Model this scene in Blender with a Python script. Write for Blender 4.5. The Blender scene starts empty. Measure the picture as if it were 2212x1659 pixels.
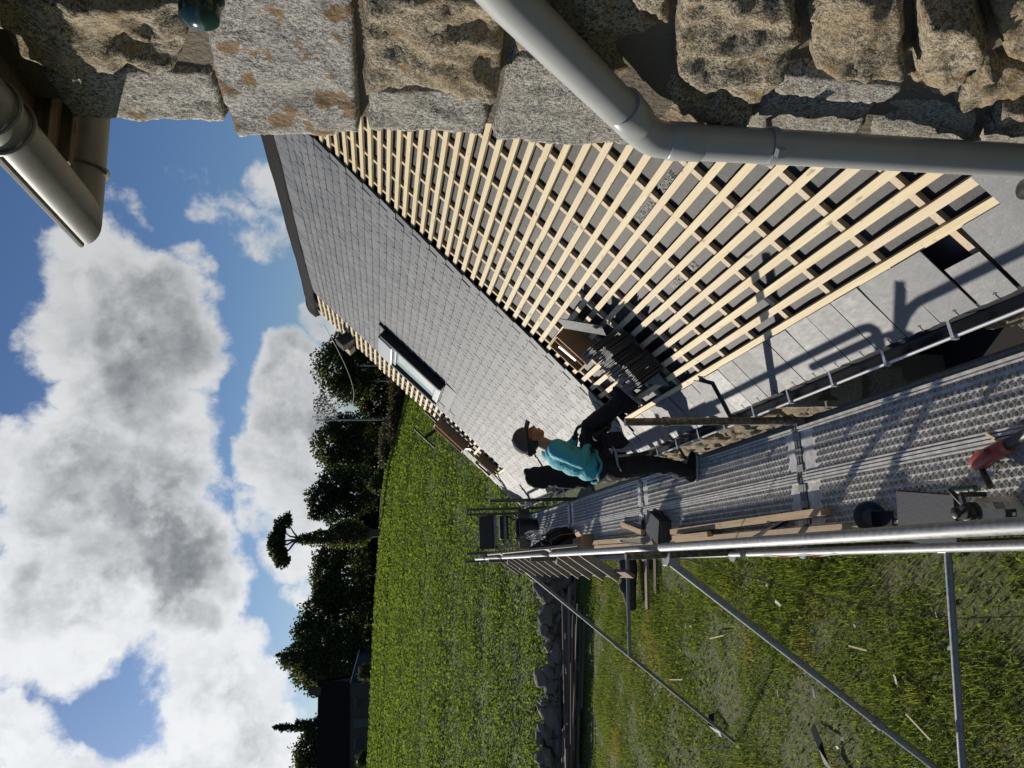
import bpy, math, random
import numpy as np
from mathutils import Vector, Matrix
R = math.radians
random.seed(7); rng = np.random.default_rng(11)
S = bpy.context.scene
COL = S.collection

# ------------------------------------------------------------------ camera
cam = bpy.data.cameras.new('camera'); cam.lens = 27.03; cam.sensor_width = 36; cam.sensor_fit = 'HORIZONTAL'
cam.clip_start = 0.05; cam.clip_end = 3000
co = bpy.data.objects.new('camera', cam); COL.objects.link(co); S.camera = co
# the photograph was taken with the phone turned on its side: picture-left is up
dn = Vector((-0.0380, -0.1642, -0.9857)); rt = Vector((0.97418, -0.22575, 0.0)); fw = Vector((0.22252, 0.96025, -0.16854))
co.matrix_world = Matrix((dn, rt, -fw)).transposed().to_4x4()

# ------------------------------------------------------------------ light
SUN = Vector((-0.502, 0.795, 0.342)).normalized()          # direction towards the sun
sl = bpy.data.lights.new('sun', 'SUN'); sl.energy = 5.0; sl.angle = R(0.53); sl.color = (1.0, 0.93, 0.82)
so = bpy.data.objects.new('sun', sl); COL.objects.link(so)
so.rotation_euler = SUN.to_track_quat('Z', 'Y').to_euler()
S.cycles.max_bounces = 5; S.cycles.diffuse_bounces = 1; S.cycles.glossy_bounces = 3; S.cycles.transparent_max_bounces = 4
S.view_settings.view_transform = 'Standard'; S.view_settings.look = 'None'
S.view_settings.exposure = -0.15; S.view_settings.gamma = 1.0

# ------------------------------------------------------------------ node helper
class G:
    def __init__(s, tree): s.t = tree; s.n = tree.nodes; s.n.clear()
    def node(s, typ, ins=None, **props):
        nd = s.n.new(typ)
        for k, v in props.items(): setattr(nd, k, v)
        for k, v in (ins or {}).items():
            sock = nd.inputs[k]
            if hasattr(v, 'is_output') or isinstance(v, bpy.types.NodeSocket): s.t.links.new(v, sock)
            else: sock.default_value = v
        return nd
    def m(s, op, a, b=0.0, c=0.0, clamp=False):
        return s.node('ShaderNodeMath', {0: a, 1: b, 2: c}, operation=op, use_clamp=clamp).outputs[0]
    def v(s, op, a, b=(0, 0, 0)):
        nd = s.node('ShaderNodeVectorMath', {0: a, 1: b}, operation=op)
        return nd.outputs['Value'] if op in ('DOT_PRODUCT', 'LENGTH') else nd.outputs[0]
    def noise(s, vec, scale, detail=4, rough=0.5, dist=0.0, out='Fac'):
        return s.node('ShaderNodeTexNoise', {'Vector': vec, 'Scale': scale, 'Detail': detail, 'Roughness': rough, 'Distortion': dist}).outputs[out]
    def ss(s, x, a, b, lo=0.0, hi=1.0):
        return s.node('ShaderNodeMapRange', {0: x, 1: a, 2: b, 3: lo, 4: hi}, interpolation_type='SMOOTHSTEP').outputs[0]
    def mix(s, f, a, b, mode='MIX'):
        nd = s.n.new('ShaderNodeMix'); nd.data_type = 'RGBA'; nd.blend_type = mode
        for k, v in ((0, f), (6, a), (7, b)):
            if isinstance(v, bpy.types.NodeSocket): s.t.links.new(v, nd.inputs[k])
            elif k == 0: nd.inputs[k].default_value = v
            else: nd.inputs[k].default_value = (*v, 1) if len(v) == 3 else v
        return nd.outputs[2]

# ------------------------------------------------------------------ sky with clouds
def ray_px(x, y):          # direction of a photo position, used only to say where in the sky a cloud stands
    d = dn * (x - 1106) + rt * (829.5 - y) + fw * 1661
    return d.normalized()
def build_world():
    w = bpy.data.worlds.new('World'); S.world = w; w.use_nodes = True
    g = G(w.node_tree)
    sky = g.node('ShaderNodeTexSky', sky_type='NISHITA'); sky.sun_disc = False
    sky.sun_elevation = math.asin(SUN.z); sky.sun_rotation = math.atan2(SUN.x, SUN.y)
    sky.air_density = 1.0; sky.dust_density = 0.6; sky.ozone_density = 2.5; sky.altitude = 50
    d = g.node('ShaderNodeTexCoord').outputs['Generated']
    d = g.v('NORMALIZE', d)
    # billowing offset of the direction
    nz = g.noise(d, 5.5, 5, 0.6, out='Color')
    nz = g.v('SUBTRACT', nz, (0.5, 0.5, 0.5))
    wd = g.v('NORMALIZE', g.v('ADD', d, g.node('ShaderNodeVectorMath', {0: nz, 'Scale': 0.10}, operation='SCALE').outputs[0]))
    # cloud bodies: (photo x, photo y, angular radius deg, weight, thickness of the core)
    blobs = [(215, 590, 3.6, 1, 0), (215, 700, 4.0, 1, .15), (320, 650, 3.4, 1, .6), (350, 760, 3.8, 1, .8), (270, 830, 3.4, 1, .3),
             (340, 930, 3.8, 1, .35), (210, 1000, 3.8, 1, .65), (90, 1010, 2.6, .85, 0), (320, 1080, 5.0, 1, .95), (380, 1180, 4.4, 1, 1.0), (170, 1150, 4.6, 1, .3),
             (110, 1270, 4.2, 1, 0), (250, 1260, 4.4, 1, .4), (360, 1330, 4.0, 1, .3), (160, 1380, 3.2, .95, 0), (440, 1290, 3.2, 1, .6), (450, 1420, 3.8, 1, .15), (490, 1530, 4.0, 1, .15), (530, 1640, 3.6, 1, .2),
             (620, 800, 2.6, 1, .4), (640, 910, 3.0, 1, .55), (580, 980, 2.6, 1, .35), (650, 1060, 3.2, 1, .4), (690, 700, 2.2, .9, .5), (560, 1110, 2.6, .9, .15), (690, 860, 2.8, 1, .2), (650, 1180, 2.8, .9, .1),
             (425, 345, 1.7, .60, .1), (470, 430, 2.0, .64, .15), (550, 500, 2.3, .68, .15), (580, 390, 1.9, .64, .1), (400, 570, 1.5, .52, 0), (430, 650, 1.4, .55, 0), (270, 470, 2.0, .52, 0),
             (660, 1290, 1.4, .7, .1), (655, 1640, 1.6, .85, .1), (30, 1560, 2.4, .75, 0), (80, 1640, 2.2, .7, 0), (40, 1400, 2.4, .8, 0), (170, 1640, 1.4, .6, 0), (60, 720, 1.0, .55, 0),
             (330, 1880, 7, 1, .5), (80, 1980, 8, 1, .3), (-220, 1150, 7, .9, .4)]
    nb = g.v('SUBTRACT', g.noise(d, 7.0, 4, 0.55, out='Color'), (0.5, 0.5, 0.5))
    wc = g.v('NORMALIZE', g.v('ADD', d, g.node('ShaderNodeVectorMath', {0: nb, 'Scale': 0.22}, operation='SCALE').outputs[0]))
    dens = None; core = None
    for (x, y, rad, wgt, cr) in blobs:
        c = ray_px(x, y)
        dp = g.v('DOT_PRODUCT', wd, tuple(c))
        e0 = math.cos(R(rad * 1.42)); e1 = math.cos(R(rad * 0.30))
        q = g.node('ShaderNodeMapRange', {0: dp, 1: e0, 2: e1, 3: 0.0, 4: wgt}, interpolation_type='SMOOTHSTEP').outputs[0]
        dens = q if dens is None else g.m('MAXIMUM', dens, q)
        if cr > .12:
            k = g.node('ShaderNodeMapRange', {0: g.v('DOT_PRODUCT', wc, tuple(c)), 1: math.cos(R(rad * 1.35)), 2: 1.0, 3: 0.0, 4: cr}, interpolation_type='SMOOTHSTEP').outputs[0]
            core = k if core is None else g.m('MAXIMUM', core, k)
    # the same broken cumulus all around the rest of the sky
    sep = g.node('ShaderNodeSeparateXYZ', {0: d})
    fa = g.v('DOT_PRODUCT', d, tuple(fw))
    away = g.ss(fa, 0.80, 0.62)
    gen = g.ss(g.noise(wd, 2.6, 4, 0.55), 0.57, 0.72)
    gen = g.m('MULTIPLY', gen, g.m('MULTIPLY', away, g.ss(sep.outputs[2], 0.02, 0.15)))
    dens = g.m('MAXIMUM', dens, gen)
    core = g.m('MAXIMUM', core, g.m('MULTIPLY', gen, 0.35))
    fb = g.noise(wd, 8.0, 7, 0.60); fb2 = g.noise(d, 34.0, 5, 0.62)
    fsum = g.m('ADD', g.m('MULTIPLY', g.m('SUBTRACT', fb, 0.5), 1.9), g.m('MULTIPLY', g.m('SUBTRACT', fb2, 0.5), 0.75))
    tot = g.m('ADD', dens, fsum)
    cov = g.ss(tot, 0.36, 0.80)
    thick = g.ss(tot, 0.45, 1.15)
    # relief: compare the billows with those a little nearer to the sun
    sd = g.v('ADD', wd, tuple(SUN * 0.030)); fbs = g.noise(sd, 8.0, 7, 0.60)
    sd2 = g.v('ADD', d, tuple(SUN * 0.009)); fbs2 = g.noise(sd2, 34.0, 4, 0.62)
    rel = g.m('ADD', g.m('MULTIPLY', g.m('SUBTRACT', fb, fbs), 1.7), g.m('MULTIPLY', g.m('SUBTRACT', fb2, fbs2), 0.55))
    shade = g.m('SUBTRACT', g.m('ADD', g.m('MULTIPLY', core, 0.84), 0.06), rel)
    shade = g.m('MULTIPLY', g.ss(shade, 0.0, 1.0), thick)
    sg = g.v('DOT_PRODUCT', d, tuple(SUN))
    glow = g.ss(sg, 0.60, 0.99, 0.74, 1.12)
    lit = g.mix(shade, (0.90, 0.92, 0.94), (0.21, 0.232, 0.26))
    lit = g.mix(1.0, lit, g.node('ShaderNodeCombineXYZ', {0: glow, 1: glow, 2: glow}).outputs[0], 'MULTIPLY')
    skyc = g.mix(1.0, sky.outputs[0], (0.052, 0.064, 0.084), 'MULTIPLY')
    col = g.mix(cov, skyc, lit)
    bg = g.node('ShaderNodeBackground', {'Color': col, 'Strength': 1.0})
    out = g.node('ShaderNodeOutputWorld', {'Surface': bg.outputs[0]})
build_world()
S.world.cycles.sampling_method = 'MANUAL'; S.world.cycles.sample_map_resolution = 512

# ------------------------------------------------------------------ materials
MATS = {}
def mat(name, col=(.5, .5, .5), rough=.6, metal=0.0, fn=None, spec=0.5, trans=None):
    m = bpy.data.materials.new(name); m.use_nodes = True; MATS[name] = m
    g = G(m.node_tree)
    b = g.node('ShaderNodeBsdfPrincipled', {'Base Color': (*col, 1), 'Roughness': rough, 'Metallic': metal, 'Specular IOR Level': spec})
    out = g.node('ShaderNodeOutputMaterial', {'Surface': b.outputs[0]})
    if fn: fn(g, b)
    if trans is not None:
        t = g.node('ShaderNodeBsdfTranslucent')
        lk = b.inputs['Base Color'].links
        if lk: g.t.links.new(g.mix(1.0, lk[0].from_socket, trans, 'MULTIPLY'), t.inputs[0])
        else: t.inputs[0].default_value = (*[c * k for c, k in zip(col, trans)], 1)
        a = g.node('ShaderNodeMixShader', {0: 0.45, 1: b.outputs[0], 2: t.outputs[0]})
        g.t.links.new(a.outputs[0], out.inputs[0])
    return m
def P(g): return g.node('ShaderNodeNewGeometry').outputs['Position']
def OC(g): return g.node('ShaderNodeTexCoord').outputs['Object']
def RND(g):
    a = g.node('ShaderNodeObjectInfo').outputs['Random']; b = g.node('ShaderNodeNewGeometry').outputs['Random Per Island']
    return g.m('FRACT', g.m('ADD', a, b))
def bump(g, b, h, strength, dist):
    nd = g.node('ShaderNodeBump', {'Height': h, 'Strength': strength, 'Distance': dist}); g.t.links.new(nd.outputs[0], b.inputs['Normal'])
def setc(g, b, c): g.t.links.new(c, b.inputs['Base Color'])
def setr(g, b, c): g.t.links.new(c, b.inputs['Roughness'])

def f_granite(light, dark, warm, lich):
    def fn(g, b):
        p = P(g); r = RND(g)
        n1 = g.noise(p, 95, 5, 0.65); n2 = g.noise(p, 260, 3, 0.6); n3 = g.noise(p, 11, 5, 0.6); n4 = g.noise(p, 38, 6, .65)
        sp = g.ss(g.m('ADD', g.m('MULTIPLY', n1, .5), g.m('MULTIPLY', n2, .5)), .42, .57)
        c = g.mix(sp, dark, light)
        c = g.mix(g.m('MULTIPLY', g.ss(g.m('ADD', n3, g.m('MULTIPLY', r, .2)), .45, .8), .6), c, warm)
        c = g.mix(g.m('MULTIPLY', g.ss(n4, .55, .75), .55), c, (.035, .03, .025))
        ln = g.m('ADD', g.noise(p, 15, 2, .5), g.m('MULTIPLY', g.noise(p, 80, 5, .7), .26))
        c = g.mix(g.m('MULTIPLY', g.ss(ln, lich, lich + .06), .85), c, g.mix(g.noise(p, 150, 3, .6), (.10, .055, .012), (.30, .15, .02)))
        setc(g, b, c)
        h = g.m('ADD', g.m('MULTIPLY', n4, 1.0), g.m('ADD', g.m('MULTIPLY', n1, .5), g.m('MULTIPLY', n2, .3)))
        bump(g, b, h, .75, .012)
    return fn
mat('granite_cut', rough=.8, fn=f_granite((.48, .455, .40), (.055, .052, .048), (.33, .29, .22), .82))
mat('granite_lichen', rough=.8, fn=f_granite((.50, .48, .44), (.085, .08, .075), (.36, .33, .28), .70))
mat('granite_rough', rough=.85, fn=f_granite((.42, .36, .25), (.05, .04, .028), (.29, .20, .10), .78))
mat('fieldstone', rough=.9, fn=f_granite((.36, .31, .24), (.07, .06, .048), (.25, .19, .12), .80))
mat('mortar', (.16, .135, .10), .95, fn=lambda g, b: bump(g, b, g.noise(P(g), 60, 5, .65), .8, .02))
def f_slate(g, b):
    p = P(g); r = RND(g); o = OC(g)
    n = g.noise(g.v('MULTIPLY', p, (14, 5, 14)), 3.0, 6, .65); n2 = g.noise(p, 120, 3, .6)
    c = g.mix(r, (.088, .093, .100), (.160, .165, .170))
    c = g.mix(g.m('MULTIPLY', g.ss(n, .42, .72), .5), c, (.20, .205, .208))
    c = g.mix(g.m('MULTIPLY', g.ss(n, .5, .3), .55), c, (.055, .058, .063))
    c = g.mix(g.m('MULTIPLY', g.ss(g.noise(p, 9, 6, .7), .56, .70), .35), c, (.26, .26, .25))
    setc(g, b, c)
    rr = g.m('ADD', g.m('MULTIPLY', n, .28), g.m('ADD', .40, g.m('MULTIPLY', r, .10))); setr(g, b, rr)
    bump(g, b, g.m('ADD', n, g.m('MULTIPLY', n2, .25)), .35, .006)
mat('slate', rough=.5, fn=f_slate, spec=.55)
mat('slate_dark', (.055, .058, .064), .55, fn=lambda g, b: (setc(g, b, g.mix(RND(g), (.035, .038, .043), (.085, .088, .093))), bump(g, b, g.noise(P(g), 60, 5, .6), .4, .004)))
mat('hook', (.02, .02, .022), .5, .6)
def f_wood(c1, c2, c3, ax=1):
    def fn(g, b):
        p = P(g); r = RND(g)
        s = [55, 55, 55]; s[ax] = 2.2
        off = g.node('ShaderNodeCombineXYZ', {0: g.m('MULTIPLY', r, 37.0), 1: g.m('MULTIPLY', r, 11.0), 2: g.m('MULTIPLY', r, 5.0)}).outputs[0]
        q = g.v('ADD', g.v('MULTIPLY', p, tuple(s)), off)
        n = g.noise(q, 1.0, 5, .6, .6)
        c = g.mix(g.ss(n, .35, .7), c1, c2)
        c = g.mix(g.m('MULTIPLY', r, .45), c, c3)
        s2 = [26, 26, 26]; s2[ax] = 9
        k = g.ss(g.noise(g.v('ADD', g.v('MULTIPLY', p, tuple(s2)), off), 1.0, 2, .5), .66, .73)
        c = g.mix(g.m('MULTIPLY', k, .75), c, tuple(x * .35 for x in c2))
        setc(g, b, c); bump(g, b, n, .25, .002)
    return fn
mat('batten_wood', rough=.65, fn=f_wood((.76, .64, .37), (.66, .50, .25), (.68, .52, .36)))
mat('counter_wood', rough=.7, fn=f_wood((.70, .56, .36), (.58, .43, .26), (.64, .53, .40), 0))
mat('board_wood', rough=.7, fn=f_wood((.60, .44, .25), (.44, .29, .15), (.40, .30, .19)))
mat('old_wood', rough=.85, fn=f_wood((.20, .145, .10), (.10, .07, .05), (.30, .22, .15), 0))
mat('ladder_wood', rough=.75, fn=f_wood((.42, .34, .24), (.30, .22, .14), (.28, .23, .18), 1))
mat('crate_wood', rough=.7, fn=f_wood((.34, .19, .08), (.24, .125, .05), (.38, .24, .12), 1))
def f_membrane(g, b):
    p = P(g); n = g.noise(p, 5, 5, .6); n2 = g.noise(p, 28, 4, .6)
    wv = g.node('ShaderNodeTexVoronoi', {'Vector': g.v('MULTIPLY', p, (330, 260, 330)), 'Scale': 1.0}).outputs['Distance']
    c = g.mix(g.ss(n, .35, .7), (.030, .030, .030), (.058, .057, .055))
    c = g.mix(g.m('MULTIPLY', g.ss(wv, .25, .55), .35), c, (.025, .025, .026))
    setc(g, b, c); bump(g, b, g.m('ADD', wv, g.m('MULTIPLY', n2, 2.5)), .25, .004)
mat('membrane', rough=.55, fn=f_membrane, spec=.35)
mat('print_grey', (.145, .143, .138), .6)
mat('ridge_felt', (.016, .016, .017), .8, spec=.06, fn=lambda g, b: bump(g, b, g.noise(P(g), 30, 5, .6), .5, .02))
def f_galv(g, b):
    p = P(g); n = g.noise(p, 45, 5, .6); n2 = g.noise(p, 8, 4, .6)
    c = g.mix(g.ss(n, .35, .65), (.27, .28, .285), (.40, .40, .395)); c = g.mix(g.m('MULTIPLY', g.ss(n2, .55, .75), .4), c, (.22, .20, .17))
    setc(g, b, c); setr(g, b, g.m('ADD', .42, g.m('MULTIPLY', n, .34)))
mat('galvanised', metal=.45, fn=f_galv, spec=.4)
mat('deck_steel', metal=.12, fn=lambda g, b: (setc(g, b, g.mix(g.ss(g.noise(P(g), 20, 6, .65), .35, .7), (.50, .48, .44), (.78, .76, .71))), setr(g, b, g.m('ADD', .34, g.m('MULTIPLY', g.noise(P(g), 50, 4), .25)))))
mat('tube_old', metal=.5, fn=lambda g, b: (setc(g, b, g.mix(g.ss(g.noise(P(g), 35, 5, .65), .4, .65), (.10, .085, .065), (.24, .22, .18))), setr(g, b, g.m('ADD', .4, g.m('MULTIPLY', g.noise(P(g), 50, 4), .25)))))
mat('pvc_grey', (.36, .365, .36), .38, fn=lambda g, b: (setc(g, b, g.mix(g.m('MULTIPLY', g.ss(g.noise(P(g), 9, 6, .7), .45, .75), .35), (.36, .365, .36), (.26, .25, .23)))))
mat('pvc_old', (.27, .25, .20), .42, fn=lambda g, b: (setc(g, b, g.mix(g.m('MULTIPLY', g.ss(g.noise(P(g), 12, 6, .7), .40, .7), .6), (.185, .18, .165), (.10, .096, .085)))))
mat('zinc_dark', (.085, .088, .092), .4, .4)
mat('zinc_lip', (.55, .56, .57), .35, .6)
mat('black_metal', (.012, .012, .013), .38, .3)
mat('grey_metal', (.33, .34, .35), .35, .6)
mat('black_cloth', (.012, .012, .014), .85, fn=lambda g, b: bump(g, b, g.noise(P(g), 55, 5, .6), .6, .01))
mat('trouser_cloth', (.014, .014, .016), .8, fn=lambda g, b: (setc(g, b, g.mix(g.noise(P(g), 12, 4), (.008, .008, .009), (.022, .021, .022))), bump(g, b, g.noise(g.v('MULTIPLY', P(g), (1, 1, 2.2)), 22, 5, .6, 1.0), .7, .012)))
mat('shirt_cloth', (.04, .30, .34), .75, fn=lambda g, b: (setc(g, b, g.mix(g.noise(P(g), 14, 4), (.05, .38, .43), (.075, .46, .52))), bump(g, b, g.noise(g.v('MULTIPLY', P(g), (1.2, 1, 2.0)), 13, 3, .5, 1.4), .55, .02)))
mat('skin', (.34, .17, .105), .5)
mat('hair', (.015, .012, .01), .6)
mat('cap_cloth', (.075, .066, .06), .8, fn=lambda g, b: bump(g, b, g.noise(P(g), 90, 4), .3, .003))
mat('glasses', (.25, .03, .01), .25)
mat('glove', (.012, .012, .013), .75)
mat('sole', (.45, .44, .42), .7)
mat('glass', (.62, .72, .68), .04, spec=.9)
mat('blind', (.62, .66, .62), .8)
mat('rubber', (.018, .02, .024), .55)
mat('bowl_grey', (.09, .10, .11), .5)
mat('tool_red', (.42, .06, .03), .45, fn=lambda g, b: setc(g, b, g.mix(g.ss(g.noise(P(g), 60, 5, .6), .45, .7), (.42, .06, .03), (.28, .07, .05))))
mat('sprayer_white', (.62, .58, .48), .45, fn=lambda g, b: setc(g, b, g.mix(g.ss(g.noise(P(g), 35, 5, .65), .5, .75), (.62, .58, .48), (.34, .28, .19))))
mat('black_plastic', (.02, .02, .02), .45, fn=lambda g, b: setc(g, b, g.mix(g.ss(g.noise(P(g), 50, 5, .65), .55, .75), (.018, .018, .018), (.20, .19, .17))))
mat('green_grip', (.02, .06, .04), .5)
mat('print_white', (.7, .7, .66), .6)
mat('yellow', (.50, .30, .03), .6)
mat('red_tape', (.45, .06, .04), .5)
mat('cardboard', (.42, .27, .14), .8)
def f_clear(g, b):
    b.inputs['Transmission Weight'].default_value = .85; b.inputs['IOR'].default_value = 1.2
mat('clear_plastic', (.85, .9, .92), .12, fn=f_clear)
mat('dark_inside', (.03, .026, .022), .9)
mat('insulator', (.012, .035, .035), .12)
# ground and plants
def f_soil(g, b):
    p = P(g); n = g.noise(p, .6, 6, .65); n2 = g.noise(p, 7, 5, .65)
    c = g.mix(g.ss(n2, .35, .7), (.085, .105, .03), (.16, .165, .055)); c = g.mix(g.m('MULTIPLY', g.ss(n, .56, .70), .85), c, (.19, .155, .09))
    setc(g, b, c); bump(g, b, n2, .6, .05)
mat('lawn_soil', rough=.95, fn=f_soil)
def f_field(g, b):
    p = P(g)
    st = g.noise(g.v('MULTIPLY', g.v('ADD', p, (0, 0, 0)), (.05, 1.6, .1)), 1.0, 4, .6)
    n2 = g.noise(p, 3, 6, .7)
    c = g.mix(g.ss(n2, .35, .65), (.07, .10, .025), (.14, .18, .05)); c = g.mix(g.m('MULTIPLY', g.ss(st, .55, .68), .6), c, (.055, .05, .025))
    setc(g, b, c)
mat('field_soil', rough=.95, fn=f_field)
mat('meadow', rough=.95, fn=lambda g, b: setc(g, b, g.mix(g.ss(g.noise(g.v('MULTIPLY', P(g), (.3, 1.0, 1)), .35, 6, .65), .35, .7), (.075, .12, .03), (.16, .19, .06))))
def f_leaf(c1, c2, c3=None):
    def fn(g, b):
        r = g.node('ShaderNodeNewGeometry').outputs['Random Per Island']
        c = g.mix(r, c1, c2)
        if c3: c = g.mix(g.ss(g.noise(P(g), .8, 4, .6), .5, .7), c, c3)
        setc(g, b, c)
    return fn
TR = (1.5, 1.5, .7)
mat('grass_blade', rough=.75, spec=.15, fn=f_leaf((.13, .195, .030), (.26, .31, .065), (.34, .30, .11)), trans=TR)
mat('crop_leaf', rough=.8, spec=.08, fn=f_leaf((.125, .195, .035), (.225, .285, .06)), trans=TR)
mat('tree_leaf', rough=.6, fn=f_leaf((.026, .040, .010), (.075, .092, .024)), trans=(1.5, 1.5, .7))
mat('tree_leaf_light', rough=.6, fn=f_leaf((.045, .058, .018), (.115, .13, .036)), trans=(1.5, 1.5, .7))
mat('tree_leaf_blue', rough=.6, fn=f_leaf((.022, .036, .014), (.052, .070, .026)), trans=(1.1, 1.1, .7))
mat('tree_leaf_pale', rough=.6, fn=f_leaf((.08, .08, .04), (.14, .135, .06)), trans=(1.1, 1.1, .7))
mat('bark', (.075, .062, .05), .9, fn=lambda g, b: (setc(g, b, g.mix(g.noise(P(g), 8, 5, .65), (.035, .03, .025), (.12, .10, .08))), bump(g, b, g.noise(P(g), 20, 5), .6, .05)))
mat('bramble', rough=.7, fn=f_leaf((.05, .045, .02), (.11, .085, .04)), trans=(1.1, 1.1, .7))
mat('road', (.17, .165, .155), .9)
mat('far_wall', (.22, .19, .15), .9, fn=lambda g, b: setc(g, b, g.mix(g.noise(P(g), .9, 6, .7), (.05, .038, .026), (.13, .10, .07))))
mat('far_render', (.13, .115, .09), .9)
mat('far_slate', (.020, .016, .014), .9, spec=.03)
mat('far_zinc', (.42, .46, .52), .35)
mat('far_dark', (.03, .03, .032), .6)
mat('concrete', (.36, .35, .33), .9)
mat('plastic_sheet', (.02, .02, .021), .6, spec=.2)
mat('pale_scrap', (.42, .41, .38), .7)
mat('cable', (.28, .22, .19), .6)
M = MATS

# ------------------------------------------------------------------ mesh helpers
class MB:
    def __init__(s): s.v = []; s.f = []; s.m = []
    def add(s, v, f, mi=0):
        o = len(s.v); s.v += [tuple(p) for p in v]; s.f += [tuple(i + o for i in q) for q in f]; s.m += [mi] * len(f); return s
    def box(s, c, size, mi=0, M3=None):
        h = [x / 2 for x in size]
        v = [Vector((sx * h[0], sy * h[1], sz * h[2])) for sz in (-1, 1) for sy in (-1, 1) for sx in (-1, 1)]
        if M3 is not None: v = [M3 @ p for p in v]
        c = Vector(c); v = [p + c for p in v]
        return s.add(v, [(0, 2, 3, 1), (4, 5, 7, 6), (0, 1, 5, 4), (2, 6, 7, 3), (0, 4, 6, 2), (1, 3, 7, 5)], mi)
    def bar(s, a, b, w, h, mi=0, up=(0, 0, 1)):      # box from a to b, w across, h along up
        a, b = Vector(a), Vector(b); d = (b - a); L = d.length; d.normalize()
        sd = d.cross(Vector(up))
        if sd.length < 1e-4: sd = d.cross(Vector((1, 0, 0)))
        sd.normalize(); u = sd.cross(d)
        return s.box((a + b) / 2, (L, w, h), mi, Matrix((d, sd, u)).transposed())
    def tube(s, pts, r, n=10, mi=0, cap=True):
        pts = [Vector(p) for p in pts]; k = len(pts)
        rs = r if isinstance(r, (list, tuple)) else [r] * k
        t0 = (pts[1] - pts[0]).normalized()
        u = t0.cross(Vector((0, 0, 1)))
        if u.length < .05: u = t0.cross(Vector((1, 0, 0)))
        u.normalize(); v = []; prev = t0
        for i, p in enumerate(pts):
            t = ((pts[min(i + 1, k - 1)] - pts[max(i - 1, 0)])).normalized()
            ax = prev.cross(t)
            if ax.length > 1e-6: u = Matrix.Rotation(prev.angle(t), 3, ax.normalized()) @ u
            prev = t; w = t.cross(u)
            for j in range(n):
                a = 2 * math.pi * j / n; v.append(p + (u * math.cos(a) + w * math.sin(a)) * rs[i])
        f = [(i * n + j, i * n + (j + 1) % n, (i + 1) * n + (j + 1) % n, (i + 1) * n + j) for i in range(k - 1) for j in range(n)]
        if cap: f += [tuple(range(n - 1, -1, -1)), tuple((k - 1) * n + j for j in range(n))]
        return s.add(v, f, mi)
    def lathe(s, prof, c=(0, 0, 0), n=20, mi=0, M3=None):
        v = []; k = len(prof); c = Vector(c)
        for (r, z) in prof:
            for j in range(n):
                a = 2 * math.pi * j / n; p = Vector((r * math.cos(a), r * math.sin(a), z)); v.append((M3 @ p if M3 is not None else p) + c)
        f = [(i * n + j, i * n + (j + 1) % n, (i + 1) * n + (j + 1) % n, (i + 1) * n + j) for i in range(k - 1) for j in range(n)]
        f += [tuple(range(n - 1, -1, -1)), tuple((k - 1) * n + j for j in range(n))]
        return s.add(v, f, mi)
    def prism(s, poly, ext, mi=0):            # poly: 3d points, extruded by vector ext
        n = len(poly); e = Vector(ext); v = [Vector(p) for p in poly] + [Vector(p) + e for p in poly]
        f = [tuple(range(n - 1, -1, -1)), tuple(range(n, 2 * n))] + [(i, (i + 1) % n, n + (i + 1) % n, n + i) for i in range(n)]
        return s.add(v, f, mi)
    def ball(s, c, rad, mi=0, n=12, k=8, M3=None):
        prof = [(max(1e-4, math.sin(math.pi * i / k)), -math.cos(math.pi * i / k)) for i in range(k + 1)]
        o = MB().lathe(prof, n=n); c = Vector(c); rad = Vector(rad) if hasattr(rad, '__len__') else Vector((rad,) * 3)
        v = [Vector((p[0] * rad[0], p[1] * rad[1], p[2] * rad[2])) for p in o.v]
        if M3 is not None: v = [M3 @ p for p in v]
        return s.add([p + c for p in v], o.f, mi)
    def mesh(s, name, mats, smooth=False):
        me = bpy.data.meshes.new(name); me.from_pydata(s.v, [], s.f)
        for m in (mats if isinstance(mats, (list, tuple)) else [mats]): me.materials.append(M[m] if isinstance(m, str) else m)
        if len(me.materials) > 1: me.polygons.foreach_set('material_index', s.m)
        if smooth:
            me.polygons.foreach_set('use_smooth', [True] * len(me.polygons))
        me.update(); return me
    def obj(s, name, mats, parent=None, smooth=False, mw=None, bevel=0):
        o = link(name, s.mesh(name, mats, smooth), parent, mw)
        if smooth and smooth != 'all': auto(o)
        if bevel:
            b = o.modifiers.new('bevel', 'BEVEL'); b.width = bevel; b.segments = 2; b.limit_method = 'ANGLE'
        return o
def auto(o, ang=40):
    me = o.data
    try: me.set_sharp_from_angle(angle=R(ang))
    except Exception: pass
def link(name, data, parent=None, mw=None):
    o = bpy.data.objects.new(name, data); COL.objects.link(o)
    if parent: o.parent = parent
    if mw is not None: o.matrix_basis = mw
    return o
def tag(o, label=None, cat=None, group=None, kind=None):
    if label: o['label'] = label
    if cat: o['category'] = cat
    if group: o['group'] = group
    if kind: o['kind'] = kind
    return o
def thing(name, label, cat, loc=(0, 0, 0), group=None, rz=0):
    o = bpy.data.objects.new(name, None); COL.objects.link(o); o.location = loc; o.rotation_euler = (0, 0, rz); o.empty_display_size = .1
    return tag(o, label, cat, group)
def copy_tree(o, parent=None, label=None, group=None):
    c = o.copy(); COL.objects.link(c); c.parent = parent
    if label: c['label'] = label
    if group: c['group'] = group
    for ch in [x for x in bpy.data.objects if x.parent == o]: copy_tree(ch, c)
    return c
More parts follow.
